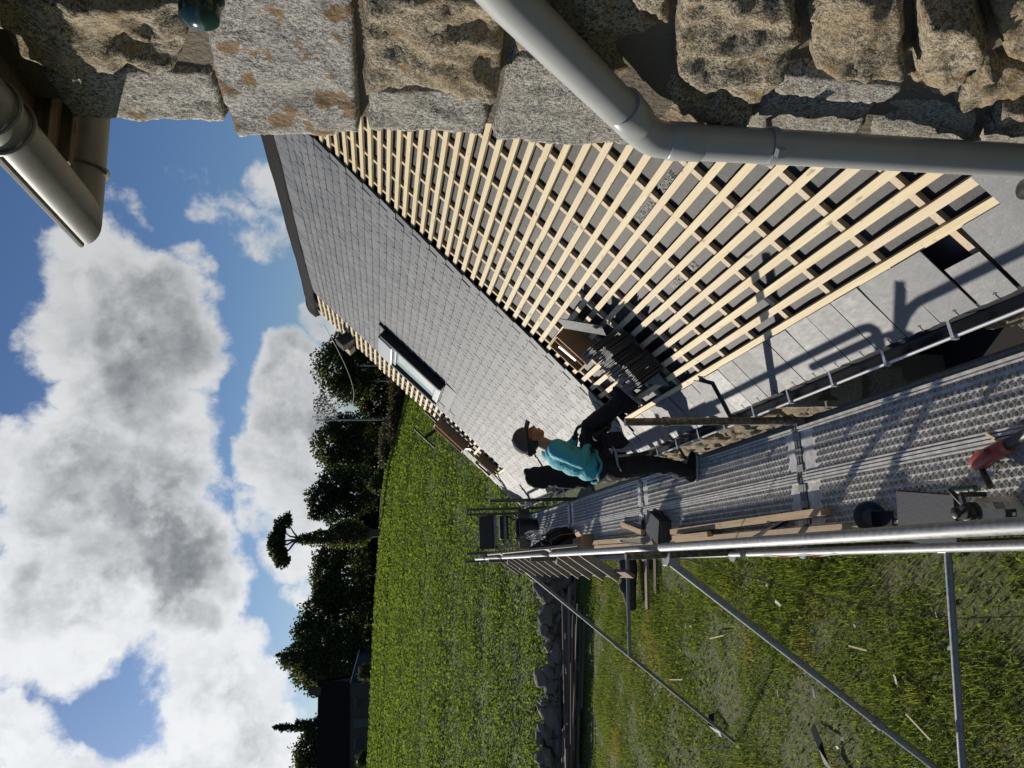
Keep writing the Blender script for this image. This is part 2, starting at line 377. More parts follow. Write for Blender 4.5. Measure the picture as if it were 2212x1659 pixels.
def npmesh(name, verts, faces, mats):          # big meshes: numpy arrays, faces all quads or tris
    me = bpy.data.meshes.new(name); nv = len(verts); nf, k = faces.shape
    me.vertices.add(nv); me.vertices.foreach_set('co', np.asarray(verts, np.float32).ravel())
    me.loops.add(nf * k); me.loops.foreach_set('vertex_index', faces.astype(np.int32).ravel())
    me.polygons.add(nf); me.polygons.foreach_set('loop_start', np.arange(0, nf * k, k, dtype=np.int32))
    try: me.polygons.foreach_set('loop_total', np.full(nf, k, np.int32))
    except Exception: pass
    for m in (mats if isinstance(mats, (list, tuple)) else [mats]): me.materials.append(M[m])
    me.update(calc_edges=True); return me
def rotm(ax, deg): return Matrix.Rotation(R(deg), 3, ax)

GR = -5.3; DK = -2.62                      # ground and scaffold deck heights below the eye

# ================================================================== GROUND
EA = np.array([-.9, -.6, -.233, -.044, .127, .22, .5, 1.2]); EZ = np.array([1.8, 1.8, 1.25, .42, -.8, -3.0, -4.2, -4.2])
def hz(x, y):
    x = np.asarray(x, float); y = np.asarray(y, float)
    e = np.interp(x / np.maximum(y, 20.), EA, EZ)
    t = np.clip((y - 23) / 82., 0, None)
    z = GR + (e - GR) * np.minimum(t, 1)
    far = np.clip(y - 105, 0, 110)
    z = z + far * .012 * np.clip((0.35 - x / np.maximum(y, 20.)) / .35, 0, 1.5)
    und = np.sin(x * .7 + 1.3) * np.cos(y * .55) * .06 * np.clip((y - 2) / 6, 0, 1)
    return z + und * (y < 23) + np.sin(x * .11) * np.sin(y * .09 + .6) * .12 * np.clip((y - 25) / 20, 0, 1)
def H(x, y): return float(hz(x, y))
xs = np.concatenate([np.array([-900, -600, -400, -280, -200, -150, -115]), np.linspace(-90, 60, 126), np.array([75, 100, 150, 220, 320, 500, 900])])
ys = np.concatenate([np.array([-400, -150, -60, -30, -15]), np.linspace(-8, 22, 46), np.linspace(23, 60, 50), np.linspace(61.5, 104, 30), np.array([105, 108, 112, 117, 123, 130, 140, 155, 175, 200, 230, 300, 450, 700, 1200, 2000])])
XX, YY = np.meshgrid(xs, ys); ZZ = hz(XX, YY); nx = len(xs); ny = len(ys)
V = np.stack([XX.ravel(), YY.ravel(), ZZ.ravel()], 1)
ii, jj = np.meshgrid(np.arange(nx - 1), np.arange(ny - 1)); a = (jj * nx + ii).ravel()
me = npmesh('ground', V, np.stack([a, a + 1, a + 1 + nx, a + nx], 1), ['lawn_soil', 'field_soil', 'meadow'])
yc = ys[:-1][jj.ravel()]
me.polygons.foreach_set('material_index', np.where(yc < 22.5, 0, np.where(yc < 104.5, 1, 2)).astype(np.int32))
me.polygons.foreach_set('use_smooth', np.ones(len(a), bool))
tag(link('ground', me), kind='structure')

def leaf_quads(pos, size, up=0.0, asp=1.6, r=rng):
    """one folded-flat leaf quad at each position; up biases the leaf to lie level"""
    n = len(pos); d = r.normal(size=(n, 3)); d /= np.linalg.norm(d, axis=1, keepdims=True)
    nrm = r.normal(size=(n, 3)); nrm[:, 2] += up; nrm /= np.linalg.norm(nrm, axis=1, keepdims=True)
    u = np.cross(nrm, d); u /= np.linalg.norm(u, axis=1, keepdims=True); w = np.cross(nrm, u)
    s = np.asarray(size).reshape(-1, 1) * np.ones((n, 1))
    A = pos - u * s * asp / 2; B = pos + w * s / 2 + nrm * s * .12; C = pos + u * s * asp / 2; D = pos - w * s / 2 + nrm * s * .12
    v = np.stack([A, B, C, D], 1).reshape(-1, 3); f = np.arange(4 * n).reshape(n, 4); return v, f

# crop of leafy plants in the field beyond the stone wall
def crop():
    out = []
    for (y0, y1, den, sz) in ((22.3, 30, 230, .078), (30, 42, 170, .088), (42, 62, 84, .12), (62, 84, 40, .18), (84, 105, 26, .25)):
        ym = (y0 + y1) / 2; x0 = -.42 * y1 - 2; x1 = .36 * y1
        n = int((x1 - x0) * (y1 - y0) * den); x = rng.uniform(x0, x1, n); y = rng.uniform(y0, y1, n)
        yw = y + .27 * x * np.clip((60 - y) / 35, 0, 1) * .6
        keep = np.ones(n, bool)
        for (c, w) in ((27.6, .40), (29.4, .26), (33.4, .42), (34.8, .26), (38, .25), (41, .45), (43, .3), (53, .6), (55.5, .4), (68, .8), (85, 1.0)):
            keep &= (np.abs(yw - c + .1 * np.sin(x * .8)) > w) | (rng.random(n) < .10)
        keep &= yw > 22.6 + .3 * np.sin(x)
        edge = (yw < 24.6) & (rng.random(n) < .62); keep &= ~edge
        nzv = np.sin(x * 1.3 + y * .7) * np.sin(x * .5 - y * 1.1) + np.sin(x * 3.1) * np.sin(y * 2.7) * .6
        keep &= (nzv > -.25) | (rng.random(n) < .45)
        x, y = x[keep], y[keep]; h = rng.random(len(x)) ** .7 * np.where(y < 45, .34, .42)
        out.append((np.stack([x, y, hz(x, y) + h], 1), rng.uniform(.7, 1.4, len(x)) * sz))
    p = np.concatenate([o[0] for o in out]); s = np.concatenate([o[1] for o in out])
    v, f = leaf_quads(p, s, up=1.7, asp=1.3)
    tag(link('field_crop', npmesh('field_crop', v, f, 'crop_leaf')), 'dense low green leafy crop covering the field beyond the stone wall', 'crop', kind='stuff')
crop()

def lawn():
    n = 420000; y = rng.uniform(3.2, 22.3, n); x = rng.uniform(-.46 * 22 - 1.2, 1.2, n)
    k = (x > -.46 * y - 1.2) & (x < .95); x, y = x[k], y[k]
    pat = np.sin(x * 1.7 + 2 * np.sin(y * .6)) * np.sin(y * 1.25 + 1.4 * np.sin(x * .9)) + .5 * np.sin(x * 4.3 + y * 2) * np.sin(y * 3.9 - x)
    bare = (pat < -.38) & (rng.random(len(x)) < .72)
    yw = y + .27 * x; bare |= (yw > 19.6) & (rng.random(len(x)) < .55)
    x, y, pat = x[~bare], y[~bare], pat[~bare]; n = len(x)
    L = rng.uniform(.035, .095, n) * (1 + .9 * np.clip(pat, 0, 1)) * np.where(x > -1.6, 1.25, 1.0)
    az = rng.uniform(0, 2 * np.pi, n); lean = rng.uniform(.25, 1.25, n)
    dx, dy = np.cos(az), np.sin(az); z0 = hz(x, y) - .01; w = rng.uniform(.003, .006, n)
    base = np.stack([x, y, z0], 1); side = np.stack([-dy, dx, np.zeros(n)], 1) * w[:, None]
    tip = base + np.stack([dx * np.sin(lean) * L, dy * np.sin(lean) * L, np.cos(lean) * L], 1)
    mid = base + np.stack([dx * np.sin(lean * .55) * L * .55, dy * np.sin(lean * .55) * L * .55, np.cos(lean * .55) * L * .6], 1)
    v = np.stack([base - side, base + side, mid + side * .8, mid - side * .8, tip], 1).reshape(-1, 3)
    b = np.arange(n) * 5
    t = np.concatenate([np.stack([b, b + 1, b + 2], 1), np.stack([b, b + 2, b + 3], 1), np.stack([b + 3, b + 2, b + 4], 1)])
    tag(link('lawn_grass', npmesh('lawn_grass', v, t, 'grass_blade')), 'rough uneven grass with dry brown patches below the scaffold', 'grass', kind='stuff')
    # broad-leaved weeds and clover
    m = 26000; y = rng.uniform(4, 22, m); x = rng.uniform(-11, .6, m); k = x > -.46 * y - 1
    x, y = x[k], y[k]; pt = np.sin(x * .9 + 1) * np.sin(y * .8 - .4); k = (pt > .1) | (rng.random(len(x)) < .15); x, y = x[k], y[k]
    v, f = leaf_quads(np.stack([x, y, hz(x, y) + rng.uniform(.02, .09, len(x))], 1), rng.uniform(.025, .055, len(x)), up=1.5, asp=1.2)
    tag(link('lawn_weed', npmesh('lawn_weed', v, f, 'crop_leaf')), 'small broad leaved weeds and clover growing among the grass', 'weeds', kind='stuff')
lawn()

# ================================================================== TREES AND FAR THINGS
def crown_points(blobs, n, shell=.55):
    pts = []; tot = sum(b[1][0] * b[1][1] * b[1][2] for b in blobs) ** 1.0
    for c, rd in blobs:
        k = max(20, int(n * (rd[0] * rd[1] * rd[2]) ** .67 / sum((b[1][0] * b[1][1] * b[1][2]) ** .67 for b in blobs)))
        d = rng.normal(size=(k, 3)); d /= np.linalg.norm(d, axis=1, keepdims=True)
        rr = shell + (1 - shell) * rng.random((k, 1)) ** .6
        rr *= 1 + .22 * np.sin(d[:, :1] * 5 + c[0]) * np.sin(d[:, 1:2] * 6 + c[2]) + rng.normal(size=(k, 1)) * .07
        pts.append(np.array(c) + d * rr * np.array(rd))
    return np.concatenate(pts)
def limb(mb, a, b, r0, r1, n=7, bend=.06):
    a, b = Vector(a), Vector(b); L = (b - a).length
    pts = [a.lerp(b, t) + Vector((random.uniform(-1, 1), random.uniform(-1, 1), 0)) * L * bend * math.sin(math.pi * t) for t in (0, .25, .5, .75, 1)]
    mb.tube(pts, [r0 + (r1 - r0) * t for t in (0, .25, .5, .75, 1)], n)
def tree(name, label, cat, x, y, h, blobs, n, ls, lm, trunk_r=.3, group='trees along the far edge of the field', twig=0, base=None, shell=.45):
    K = 1.34; x, y = x * K, y * K; z = H(x, y) if base is None else base
    t = thing(name, label, cat, (x, y, z), group); t.scale = (K, K, K)
    mb = MB(); top = max(b[0][2] for b in blobs); limb(mb, (0, 0, -.3), (0, 0, top * .8), trunk_r, trunk_r * .3)
    for c, rd in blobs:
        st = random.uniform(.25, .6) * c[2]; limb(mb, (0, 0, st), (c[0] * .9, c[1] * .9, c[2]), trunk_r * .45, trunk_r * .12, 6, .1)
        for k in range(twig):
            d = Vector((random.gauss(0, 1), random.gauss(0, 1), random.gauss(.3, .8))).normalized(); e = Vector(c) + Vector((d.x * rd[0], d.y * rd[1], d.z * rd[2])) * .95
            limb(mb, c, e, trunk_r * .12, .015, 4, .12)
    mb.obj('trunk', 'bark', t, True)
    p = crown_points(blobs, n, shell); v, f = leaf_quads(p, rng.uniform(.6, 1.4, len(p)) * ls, asp=1.5)
    link('crown', npmesh('crown', v, f, lm), t)
    return t
def bl(*a): return [((q[0], q[1], q[2]), (q[3], q[4], q[5])) for q in a]
# the tall ivy-clad pine at the field edge
t = thing('pine_tree', 'tall pine with a wide flat crown above an ivy covered trunk', 'tree', (4.1, 104, H(4.1, 104)), 'trees along the far edge of the field')
mb = MB(); limb(mb, (0, 0, -.3), (-.3, 0, 4.2), .55, .42, 9, .03); limb(mb, (-.3, 0, 4.2), (-.6, 0, 10.9), .42, .2, 9, .03)
for q in ((-2.6, 0, 13.0), (-1.2, .5, 13.6), (.6, -.3, 12.8), (1.7, 0, 12.0), (-.8, -.8, 14)): limb(mb, (-.6, 0, 10.6), q, .17, .05, 6, .09)
mb.obj('trunk', 'bark', t, True)
p = crown_points(bl((-2.4, 0, 12.9, 1.7, 1.6, .9), (-.9, 0, 13.4, 1.9, 1.8, 1.05), (.8, 0, 13.0, 1.6, 1.5, .8), (2.0, 0, 12.1, 1.1, 1.2, .6), (-.9, .5, 14.0, 1.1, 1.2, .6), (-3.1, 0, 12.2, .8, .9, .6)), 5200, .2)
v, f = leaf_quads(p, rng.uniform(.6, 1.4, len(p)) * .24); link('crown', npmesh('crown', v, f, 'tree_leaf'), t)
p = crown_points(bl((-.2, 0, 3.4, 1.5, 1.3, 1.8), (-.3, 0, 5.6, 1.35, 1.2, 2.0), (-.4, 0, 7.8, 1.05, 1, 1.8), (-.5, 0, 9.8, .7, .7, 1.2), (.9, 0, 4.6, 1.0, .8, 1.4)), 7000, .55)
v, f = leaf_quads(p, rng.uniform(.6, 1.4, len(p)) * .2); link('ivy', npmesh('ivy', v, f, 'tree_leaf_light'), t)

tree('broadleaf_tree', 'big round dense tree rising behind the sagging wire', 'tree', 31, 122, 12, bl((0, 0, 9.2, 4.4, 3.5, 3.6), (-3, 0, 6.5, 3, 3, 3.2), (3.2, 0, 7, 3.4, 3, 3.4), (.5, 0, 5, 5, 3, 3.4)), 9000, .34, 'tree_leaf', .5)
tree('broadleaf_tree', 'dark tree half hidden behind the far end of the roof battens', 'tree', 40, 124, 12, bl((0, 0, 6.0, 4, 3, 3.5), (-3.4, 0, 4.8, 2.6, 3, 2.8), (2, 0, 3.8, 5, 3, 3)), 6000, .34, 'tree_leaf', .4)
tree('sparse_tree', 'thin tree with fading pale leaves between round tree and utility pole', 'tree', 26.5, 124, 13, bl((0, 0, 9.6, 2.4, 2, 2.6), (-1.2, 0, 11.2, 1.6, 1.5, 1.6), (1.4, 0, 8.0, 1.8, 2, 2)), 750, .24, 'tree_leaf_pale', .2, twig=16)
tree('bare_tree', 'nearly leafless tree with fine upright twigs behind the utility pole', 'tree', 23.3, 125, 12, bl((0, 0, 9.8, 2.0, 2, 2.8), (-1.1, 0, 9.2, 1.6, 1.6, 2.0), (1.2, 0, 8.6, 1.5, 1.6, 2.2)), 110, .2, 'tree_leaf_pale', .18, twig=34)
tree('sparse_tree', 'small pale leafed tree peeping over the round tree', 'tree', 36, 132, 12, bl((0, 0, 10.4, 2.2, 2, 1.8), (1.2, 0, 9.2, 2, 2, 2)), 600, .24, 'tree_leaf_pale', .2, twig=14)
tree('broadleaf_tree', 'wide dark tree just left of the tall utility pole', 'tree', 18.2, 120, 11, bl((0, 0, 8.2, 3.4, 3, 3), (-2.6, 0, 6.2, 2.8, 3, 3), (2.6, 0, 6, 2.6, 3, 3), (0, 0, 3.8, 4.6, 3, 3)), 8500, .32, 'tree_leaf', .45)
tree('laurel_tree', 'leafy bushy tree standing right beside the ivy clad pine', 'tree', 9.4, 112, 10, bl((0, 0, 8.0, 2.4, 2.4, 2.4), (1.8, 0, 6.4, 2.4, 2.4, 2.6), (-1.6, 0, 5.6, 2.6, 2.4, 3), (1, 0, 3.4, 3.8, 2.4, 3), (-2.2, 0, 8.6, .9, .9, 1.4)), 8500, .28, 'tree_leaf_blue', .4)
tree('broadleaf_tree', 'lower rounded tree on the left side of the ivy clad pine', 'tree', -1.2, 114, 9, bl((0, 0, 7.2, 2.6, 2.4, 2.0), (-2.6, 0, 6.2, 2.4, 2.4, 2.2), (2.4, 0, 6.4, 2, 2.4, 2.4), (0, 0, 3.6, 5, 2.4, 3)), 8500, .28, 'tree_leaf_light', .4)
tree('broadleaf_tree', 'tree with a knobbly rising outline between pine and cypress clump', 'tree', -6.3, 114, 10, bl((0, 0, 7.6, 2.8, 2.4, 2.6), (-2.2, 0, 9.0, 2, 2, 2.2), (2.4, 0, 6.2, 2.4, 2.4, 2.4), (0, 0, 3.6, 4.6, 2.4, 3)), 8500, .28, 'tree_leaf', .4)
tree('cypress_tree', 'tall drooping cypress with ragged feathery tip near the dark barn', 'tree', -11.4, 112, 12, bl((0, 0, 9.4, 2.2, 2, 2.4), (-.6, 0, 11.2, 1.2, 1.2, 1.4), (-1.9, 0, 7.4, 2.2, 2, 3), (1.8, 0, 7.2, 2.2, 2, 3), (0, 0, 4, 3.8, 2.4, 3.4)), 9500, .26, 'tree_leaf_light', .4)
tree('cypress_tree', 'dark dense cypress standing over the end of the barn roof', 'tree', -14.2, 116, 11, bl((0, 0, 8.6, 2.2, 2, 2.6), (-1.2, 0, 7.0, 2.2, 2, 2.6), (.8, 0, 4.6, 2.8, 2, 3)), 6000, .26, 'tree_leaf', .4)
def spruce(x, y, h, w, label):
    x, y = x * 1.34, y * 1.34; z = H(x, y); t = thing('spruce_tree', label, 'tree', (x, y, z), 'trees along the far edge of the field'); t.scale = (1.34,) * 3; mb = MB(); limb(mb, (0, 0, 0), (0, 0, h), .22, .03, 6, .01); pts = []
    for k in range(15):
        zz = h * (.28 + .7 * k / 14); L = w * (1 - k / 16.) * random.uniform(.7, 1.1)
        for j in range(6):
            a_ = random.uniform(0, 6.28); e = Vector((math.cos(a_) * L, math.sin(a_) * L, zz - .28 * L)); limb(mb, (0, 0, zz), e, .05, .015, 4, .03)
            q = rng.random((34, 1)) ** .7; pp = np.array([0, 0, zz]) * (1 - q) + np.array(e) * q + rng.normal(size=(34, 3)) * [.12, .12, .2] - np.array([0, 0, .18]); pts.append(pp)
    mb.obj('trunk', 'bark', t, True); p = np.concatenate(pts); v, f = leaf_quads(p, rng.uniform(.6, 1.4, len(p)) * .2, asp=2.0); link('crown', npmesh('crown', v, f, 'tree_leaf_blue'), t)
spruce(-22.5, 124, 13.8, 2.4, 'dark open spruce poking up behind the barn ridge')
spruce(-11.9, 118, 13.5, 1.0, 'slim conifer leader sticking up above the cypress clump')
tree('broadleaf_tree', 'leafy tree behind the left end of the barn roof', 'tree', -26.5, 126, 11, bl((0, 0, 8.6, 2.6, 2.4, 2.6), (2.4, 0, 7.4, 2.2, 2.4, 2.4), (-2, 0, 7.8, 2.4, 2.4, 2.6)), 4500, .3, 'tree_leaf', .4)
tree('sparse_tree', 'pale thinning tree at the far left beyond the barn', 'tree', -29.8, 128, 11, bl((0, 0, 9.4, 2.2, 2, 2.2), (-1.4, 0, 8, 2.2, 2, 2.4)), 900, .26, 'tree_leaf_pale', .3, twig=12)
# understorey that closes the gaps between the trunks
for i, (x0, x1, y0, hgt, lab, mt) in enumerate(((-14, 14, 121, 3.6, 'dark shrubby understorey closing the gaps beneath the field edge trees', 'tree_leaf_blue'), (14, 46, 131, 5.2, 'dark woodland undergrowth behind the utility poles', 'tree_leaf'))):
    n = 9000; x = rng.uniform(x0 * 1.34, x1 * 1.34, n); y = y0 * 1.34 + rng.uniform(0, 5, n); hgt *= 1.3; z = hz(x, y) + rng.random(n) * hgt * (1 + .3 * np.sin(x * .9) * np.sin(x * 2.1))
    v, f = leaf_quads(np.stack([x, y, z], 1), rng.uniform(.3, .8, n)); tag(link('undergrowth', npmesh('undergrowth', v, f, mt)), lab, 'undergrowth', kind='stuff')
# bracken bank and low shrubs on the right edge of the field
def bush(name, label, x, y, rx, ry, h, n, ls, mt, grp=None):
    t = thing(name, label, 'shrub', (x, y, H(x, y)), grp); mb = MB()
    for k in range(7):
        a_ = random.uniform(0, 6.28); limb(mb, (0, 0, 0), (math.cos(a_) * rx * .6, math.sin(a_) * ry * .6, h * random.uniform(.5, .9)), .05, .015, 5, .1)
    mb.obj('stem', 'bark', t)
    p = crown_points(bl((0, 0, h * .45, rx, ry, h * .55), (-rx * .4, 0, h * .55, rx * .55, ry * .7, h * .5), (rx * .45, 0, h * .4, rx * .55, ry * .8, h * .45)), n, .3); p[:, 2] = np.abs(p[:, 2])
    v, f = leaf_quads(p, rng.uniform(.6, 1.4, n and len(p)) * ls); link('foliage', npmesh('foliage', v, f, mt), t); return t
bush('bracken_bank', 'brown bracken bank at the right end of the crop field', 19.5, 92, 7.5, 2.5, 2.3, 5200, .24, 'bramble')
bush('bracken_bank', 'greener bracken clump below the tall utility pole', 14.8, 98, 3.4, 2.0, 1.9, 2600, .22, 'tree_leaf_pale')
bush('bracken_bank', 'long dark bramble bank seen between the roof and the far meadow', 26, 97, 6, 2, 2.0, 3600, .24, 'bramble')
bush('garden_shrub', 'spiky dark shrub on the verge right of the pine', 10.8, 106.5, 1.3, 1.0, 2.3, 1500, .22, 'tree_leaf_light')
bush('garden_shrub', 'low bush on the verge beneath the utility pole by the laurel', 12.8, 107.5, 1.6, 1, 1.2, 1200, .2, 'tree_leaf')
bush('garden_shrub', 'rounded yellowish bush in front of the barn end', -13.6, 108, 1.1, 1, 2.0, 1200, .2, 'tree_leaf_pale')
bush('garden_shrub', 'small dark bush against the barn wall at the far left', -24.2, 108.5, 1.0, .8, 1.7, 900, .2, 'tree_leaf')
# lane along the far edge of the field, and the road beyond
mb = MB(); pr = None
for x in np.linspace(-45, 9, 55):
    a_ = (x, 105.5, H(x, 105.5) + .03); b_ = (x, 106.8, H(x, 106.8) + .03)
    if pr: mb.add([pr[0], a_, b_, pr[1]], [(0, 1, 2, 3)])
    pr = (a_, b_)
tag(mb.obj('lane', 'road'), kind='structure')
mb = MB(); pr = None
for s_ in np.linspace(0, 1, 20):
    x = 15.6 + 3 * s_; y = 108 + 14 * s_; a_ = (x - .9, y, H(x - .9, y) + .04); b_ = (x + .9, y, H(x + .9, y) + .04)
    if pr: mb.add([pr[0], pr[1], b_, a_], [(0, 1, 2, 3)])
    pr = (a_, b_)
tag(mb.obj('road', 'road'), kind='structure')
# barn on the left
def barn():
    Y0 = 114 * 1.22; z = H(-26, 138) + .1
    t = thing('stone_barn', 'long dark stone barn with steep slate roof at the field edge', 'building', (-22 * 1.22, Y0, z)); t.scale = (1.22,) * 3
    x0, x1 = -9.0, 6.3; e = 3.0; r = 7.0; D = 6.0
    mb = MB(); mb.prism([(x0, 0, 0), (x1, 0, 0), (x1, 0, e), (x0, 0, e)], (0, D, 0)); mb.prism([(x1 - .02, 0, e), (x1 - .02, D, e), (x1 - .02, D / 2, r - .2)], (-.35, 0, 0)); mb.obj('wall', 'far_wall', t)
    mb = MB(); mb.prism([(x0, -.3, e - .25), (x0, D / 2, r), (x0, D / 2, r + .18), (x0, -.3, e - .05)], (x1 - x0 + .3, 0, 0)); mb.prism([(x0, D + .3, e - .25), (x0, D + .3, e - .05), (x0, D / 2, r + .181), (x0, D / 2, r + .002)], (x1 - x0 + .3, 0, 0)); rf = mb.obj('roof', 'far_slate', t)
    MB().box((5.2, D / 2, 7.5), (1.0, .7, 1.5)).box((5.2, D / 2, 8.3), (1.15, .85, .12)).obj('chimney', 'far_wall', t)
    for (a0, a1, z0, z1, m_) in ((.6, 1.7, 0, 2.0, 'far_render'), (-2.0, -.9, .9, 1.9, 'far_dark'), (3.2, 4.2, 1.0, 1.8, 'far_dark')):
        d = MB().box(((a0 + a1) / 2, -.03, (z0 + z1) / 2), (a1 - a0, .12, z1 - z0)).obj('door' if z0 == 0 else 'window', m_, t)
        MB().box(((a0 + a1) / 2, -.05, z1 + .12), (a1 - a0 + .5, .16, .22)).obj('lintel', 'far_render', d)
    MB().prism([(-4.6, -.06, 0), (-2.6, -.06, 0), (-2.6, -.06, 2.1), (-4.6, -.06, 2.1)], (0, .05, 0)).obj('render_patch', 'far_render', t)
    # lower shed leaning on the right end
    mb = MB(); mb.prism([(x1, .4, 0), (x1 + 3.6, .4, 0), (x1 + 3.6, .4, 1.6), (x1, .4, 2.6)], (0, 4, 0)); mb.obj('shed_wall', 'far_dark', t)
    MB().prism([(x1 - .05, .1, 2.62), (x1 + 3.9, .1, 1.52), (x1 + 3.9, .1, 1.66), (x1 - .05, .1, 2.76)], (0, 4.6, 0)).obj('shed_roof', 'far_zinc', t)
    # gable porch on the left
    mb = MB(); mb.prism([(-9.6, -2.4, 0), (-4.9, -2.4, 0), (-4.9, -2.4, 2.0), (-7.25, -2.4, 4.2), (-9.6, -2.4, 2.0)], (0, 2.38, 0)); mb.obj('porch_wall', 'far_render', t)
    mb = MB(); mb.bar((-4.6, -1.3, 1.75), (-7.25, -1.3, 4.3), 2.7, .12, up=(0.69, 0, .72)); mb.bar((-9.9, -1.3, 1.75), (-7.25, -1.3, 4.3), 2.7, .12, up=(-.69, 0, .72)); mb.obj('porch_roof', 'far_slate', t)
barn()
# utility poles and the sagging service wire
def pole(x, y, h, lab, arm=True):
    t = thing('utility_pole', lab, 'utility pole', (x, y, H(x, y)), 'utility poles')
    MB().tube([(0, 0, -.5), (0, 0, h)], [.17, .12], 8).obj('post', 'concrete', t, True)
    if arm:
        MB().bar((-.6, 0, h - .35), (.6, 0, h - .35), .09, .09).obj('crossarm', 'far_dark', t)
        for q in (-.5, 0, .5): MB().lathe([(.05, 0), (.07, .08), (.03, .2)], (q, 0, h - .3), 8).obj('insulator', 'far_dark', t)
    return t
pole(23.2, 126, 12.4, 'tall utility pole with crossarm right of the wide dark tree')
pole(16.1, 150, 11.6, 'thin utility pole rising above the gap beside the laurel')
pole(39.0, 152, 7.2, 'short grey utility pole in front of the round tree', False)
pole(38.2, 162, 6.6, 'slim leaning pole in the shade beneath the round tree', False)
mb = MB(); A = Vector((4.05, 13.0, .95)); B = Vector((23.2, 126, H(23.2, 126) + 11.8)); pts = []
for k in range(31):
    q = k / 30.; p = A.lerp(B, q); p.z -= 4 * q * (1 - q) * 2.3; pts.append(p)
mb.tube(pts, [.006 + .02 * (k / 30.) for k in range(31)], 5); tag(mb.obj('service_wire', 'concrete'), 'thin pale wire sagging from the far roof verge to the tall pole', 'wire')

# ================================================================== DRY STONE FIELD WALL
def rock_mesh(name, seed, mt, sub=2, rough=.34):
    import bmesh
    r = np.random.default_rng(seed); bm = bmesh.new(); bmesh.ops.create_icosphere(bm, subdivisions=sub, radius=1)
    k = r.normal(size=(5, 3)); ph = r.uniform(0, 6, 5)
    for v in bm.verts:
        p = np.array(v.co); q = np.sign(p) * np.abs(p) ** .78; q /= np.max(np.abs(q)) ** .5
        d = sum(math.sin(k[i] @ p * 2.2 + ph[i]) for i in range(5)) * rough / 2.2
        v.co = Vector(q * (1 + d) * .5)
    me = bpy.data.meshes.new(name); bm.to_mesh(me); bm.free(); me.materials.append(M[mt])
    return me
ROCKS = [rock_mesh('stone', 40 + i, 'fieldstone') for i in range(7)]
def dry_wall():
    t = thing('dry_stone_wall', 'rough tumbled dry stone wall between the lawn and the field', 'wall', (0, 21.2, GR))
    ang = math.atan2(1.45, -5.25); dr = Vector((math.cos(ang), math.sin(ang), 0)); nr = Vector((-dr.y, dr.x, 0))
    cnt = 0; random.seed(5)
    for row in range(5):
        s = -1.2
        while s < 11.5 and cnt < 290:
            w = random.choice((random.uniform(.12, .26), random.uniform(.25, .5), random.uniform(.4, .72))) * (1.1 - row * .06); hh = random.uniform(.15, .36) * (.8 if w < .25 else 1)
            gap = row == 4 and random.random() < .45
            if not gap:
                z = .12 + row * .2 + random.uniform(-.07, .07); dep = random.uniform(.32, .5)
                c = dr * (s + w / 2) + nr * random.uniform(-.06, .06) + nr * row * -.03
                zz = H(c.x, 21.2 + c.y) - GR
                o = link('stone', random.choice(ROCKS), t)
                o.location = (c.x, c.y, z + zz); o.rotation_euler = (random.uniform(-.3, .3), random.uniform(-.35, .35), ang + random.uniform(-.4, .4)); o.scale = (w * 1.0, dep, hh * 1.12); cnt += 1
            s += w * .93
    MB().bar(dr * -1.2 + Vector((0, .12, .1)), dr * 12 + Vector((0, .12, .1)), .12, 1.0).obj('core', 'mortar', t)
dry_wall()
# pile of long battens and poles stripped from the old roof, lying in front of the wall
random.seed(9)
for i in range(46):
    q = random.uniform(0, 1); L = random.uniform(2.2, 4.6); cx = -1.5 - random.uniform(.8, 6.2); lay = random.random() * .42
    cy = 20.65 - .27 * cx - random.uniform(-.15, .95) + lay * .3; a_ = math.atan2(-.27, 1) + random.gauss(0, .05) + (random.uniform(-.9, .9) if i % 15 == 0 else 0); z = H(cx, cy) + .06 + lay + random.uniform(0, .06)
    d = Vector((math.cos(a_), math.sin(a_), random.gauss(0, .02))) * (L / 2 if i % 15 else .5)
    mb = MB(); w = random.uniform(.04, .075); mb.bar(-d, d, w, w * random.uniform(.6, 1))
    o = mb.obj('old_batten', 'old_wood' if i % 9 else 'ladder_wood'); o.location = (cx, cy, z)
    tag(o, 'long weathered roof batten in the heap lying along the field wall', 'batten', 'old battens heaped along the field wall')
# tree stump section, prop planks and scraps on the lawn
o = MB(); o.tube([(-.75, .05, .16), (-.3, 0, .22), (.1, -.03, .2), (.42, 0, .22)], [.10, .17, .2, .19], 12).ball((-.3, -.1, .35), (.13, .1, .09))
o = o.obj('tree_log', 'bark', None, True); o.location = (-.35, 15.9, H(-.3, 15.9) + .05); tag(o, 'short thick split log lying on the grass below the wooden ladder', 'log')
for k, (a_, b_) in enumerate((((.3, 15.0, .1), (-1.05, 15.15, .12)), ((.25, 14.6, .05), (-.75, 14.75, .06)))):
    o = MB().bar(a_, b_, .13, .05).obj('prop_plank', 'old_wood' if k else 'ladder_wood'); o.location = (0, 0, H(-.3, 15)); tag(o, ('pale' if not k else 'dark muddy') + ' plank lying on the grass just right of the log', 'plank')
random.seed(3)
def strip(pts, w, name, label, cat, m_):
    mb = MB(); pts = [Vector(p) for p in pts]
    for i in range(len(pts) - 1):
        d = (pts[i + 1] - pts[i]).normalized(); s = Vector((-d.y, d.x, random.uniform(-.5, .5))).normalized() * w
        if i == 0: ls = s
        mb.add([pts[i] - ls, pts[i] + ls, pts[i + 1] + s, pts[i + 1] - s], [(0, 1, 2, 3)]); ls = s
    o = mb.obj(name, m_); sm = o.modifiers.new('thick', 'SOLIDIFY'); sm.thickness = .006
    return tag(o, label, cat)
gz = lambda x, y, d=.05: (x, y, H(x, y) + d)
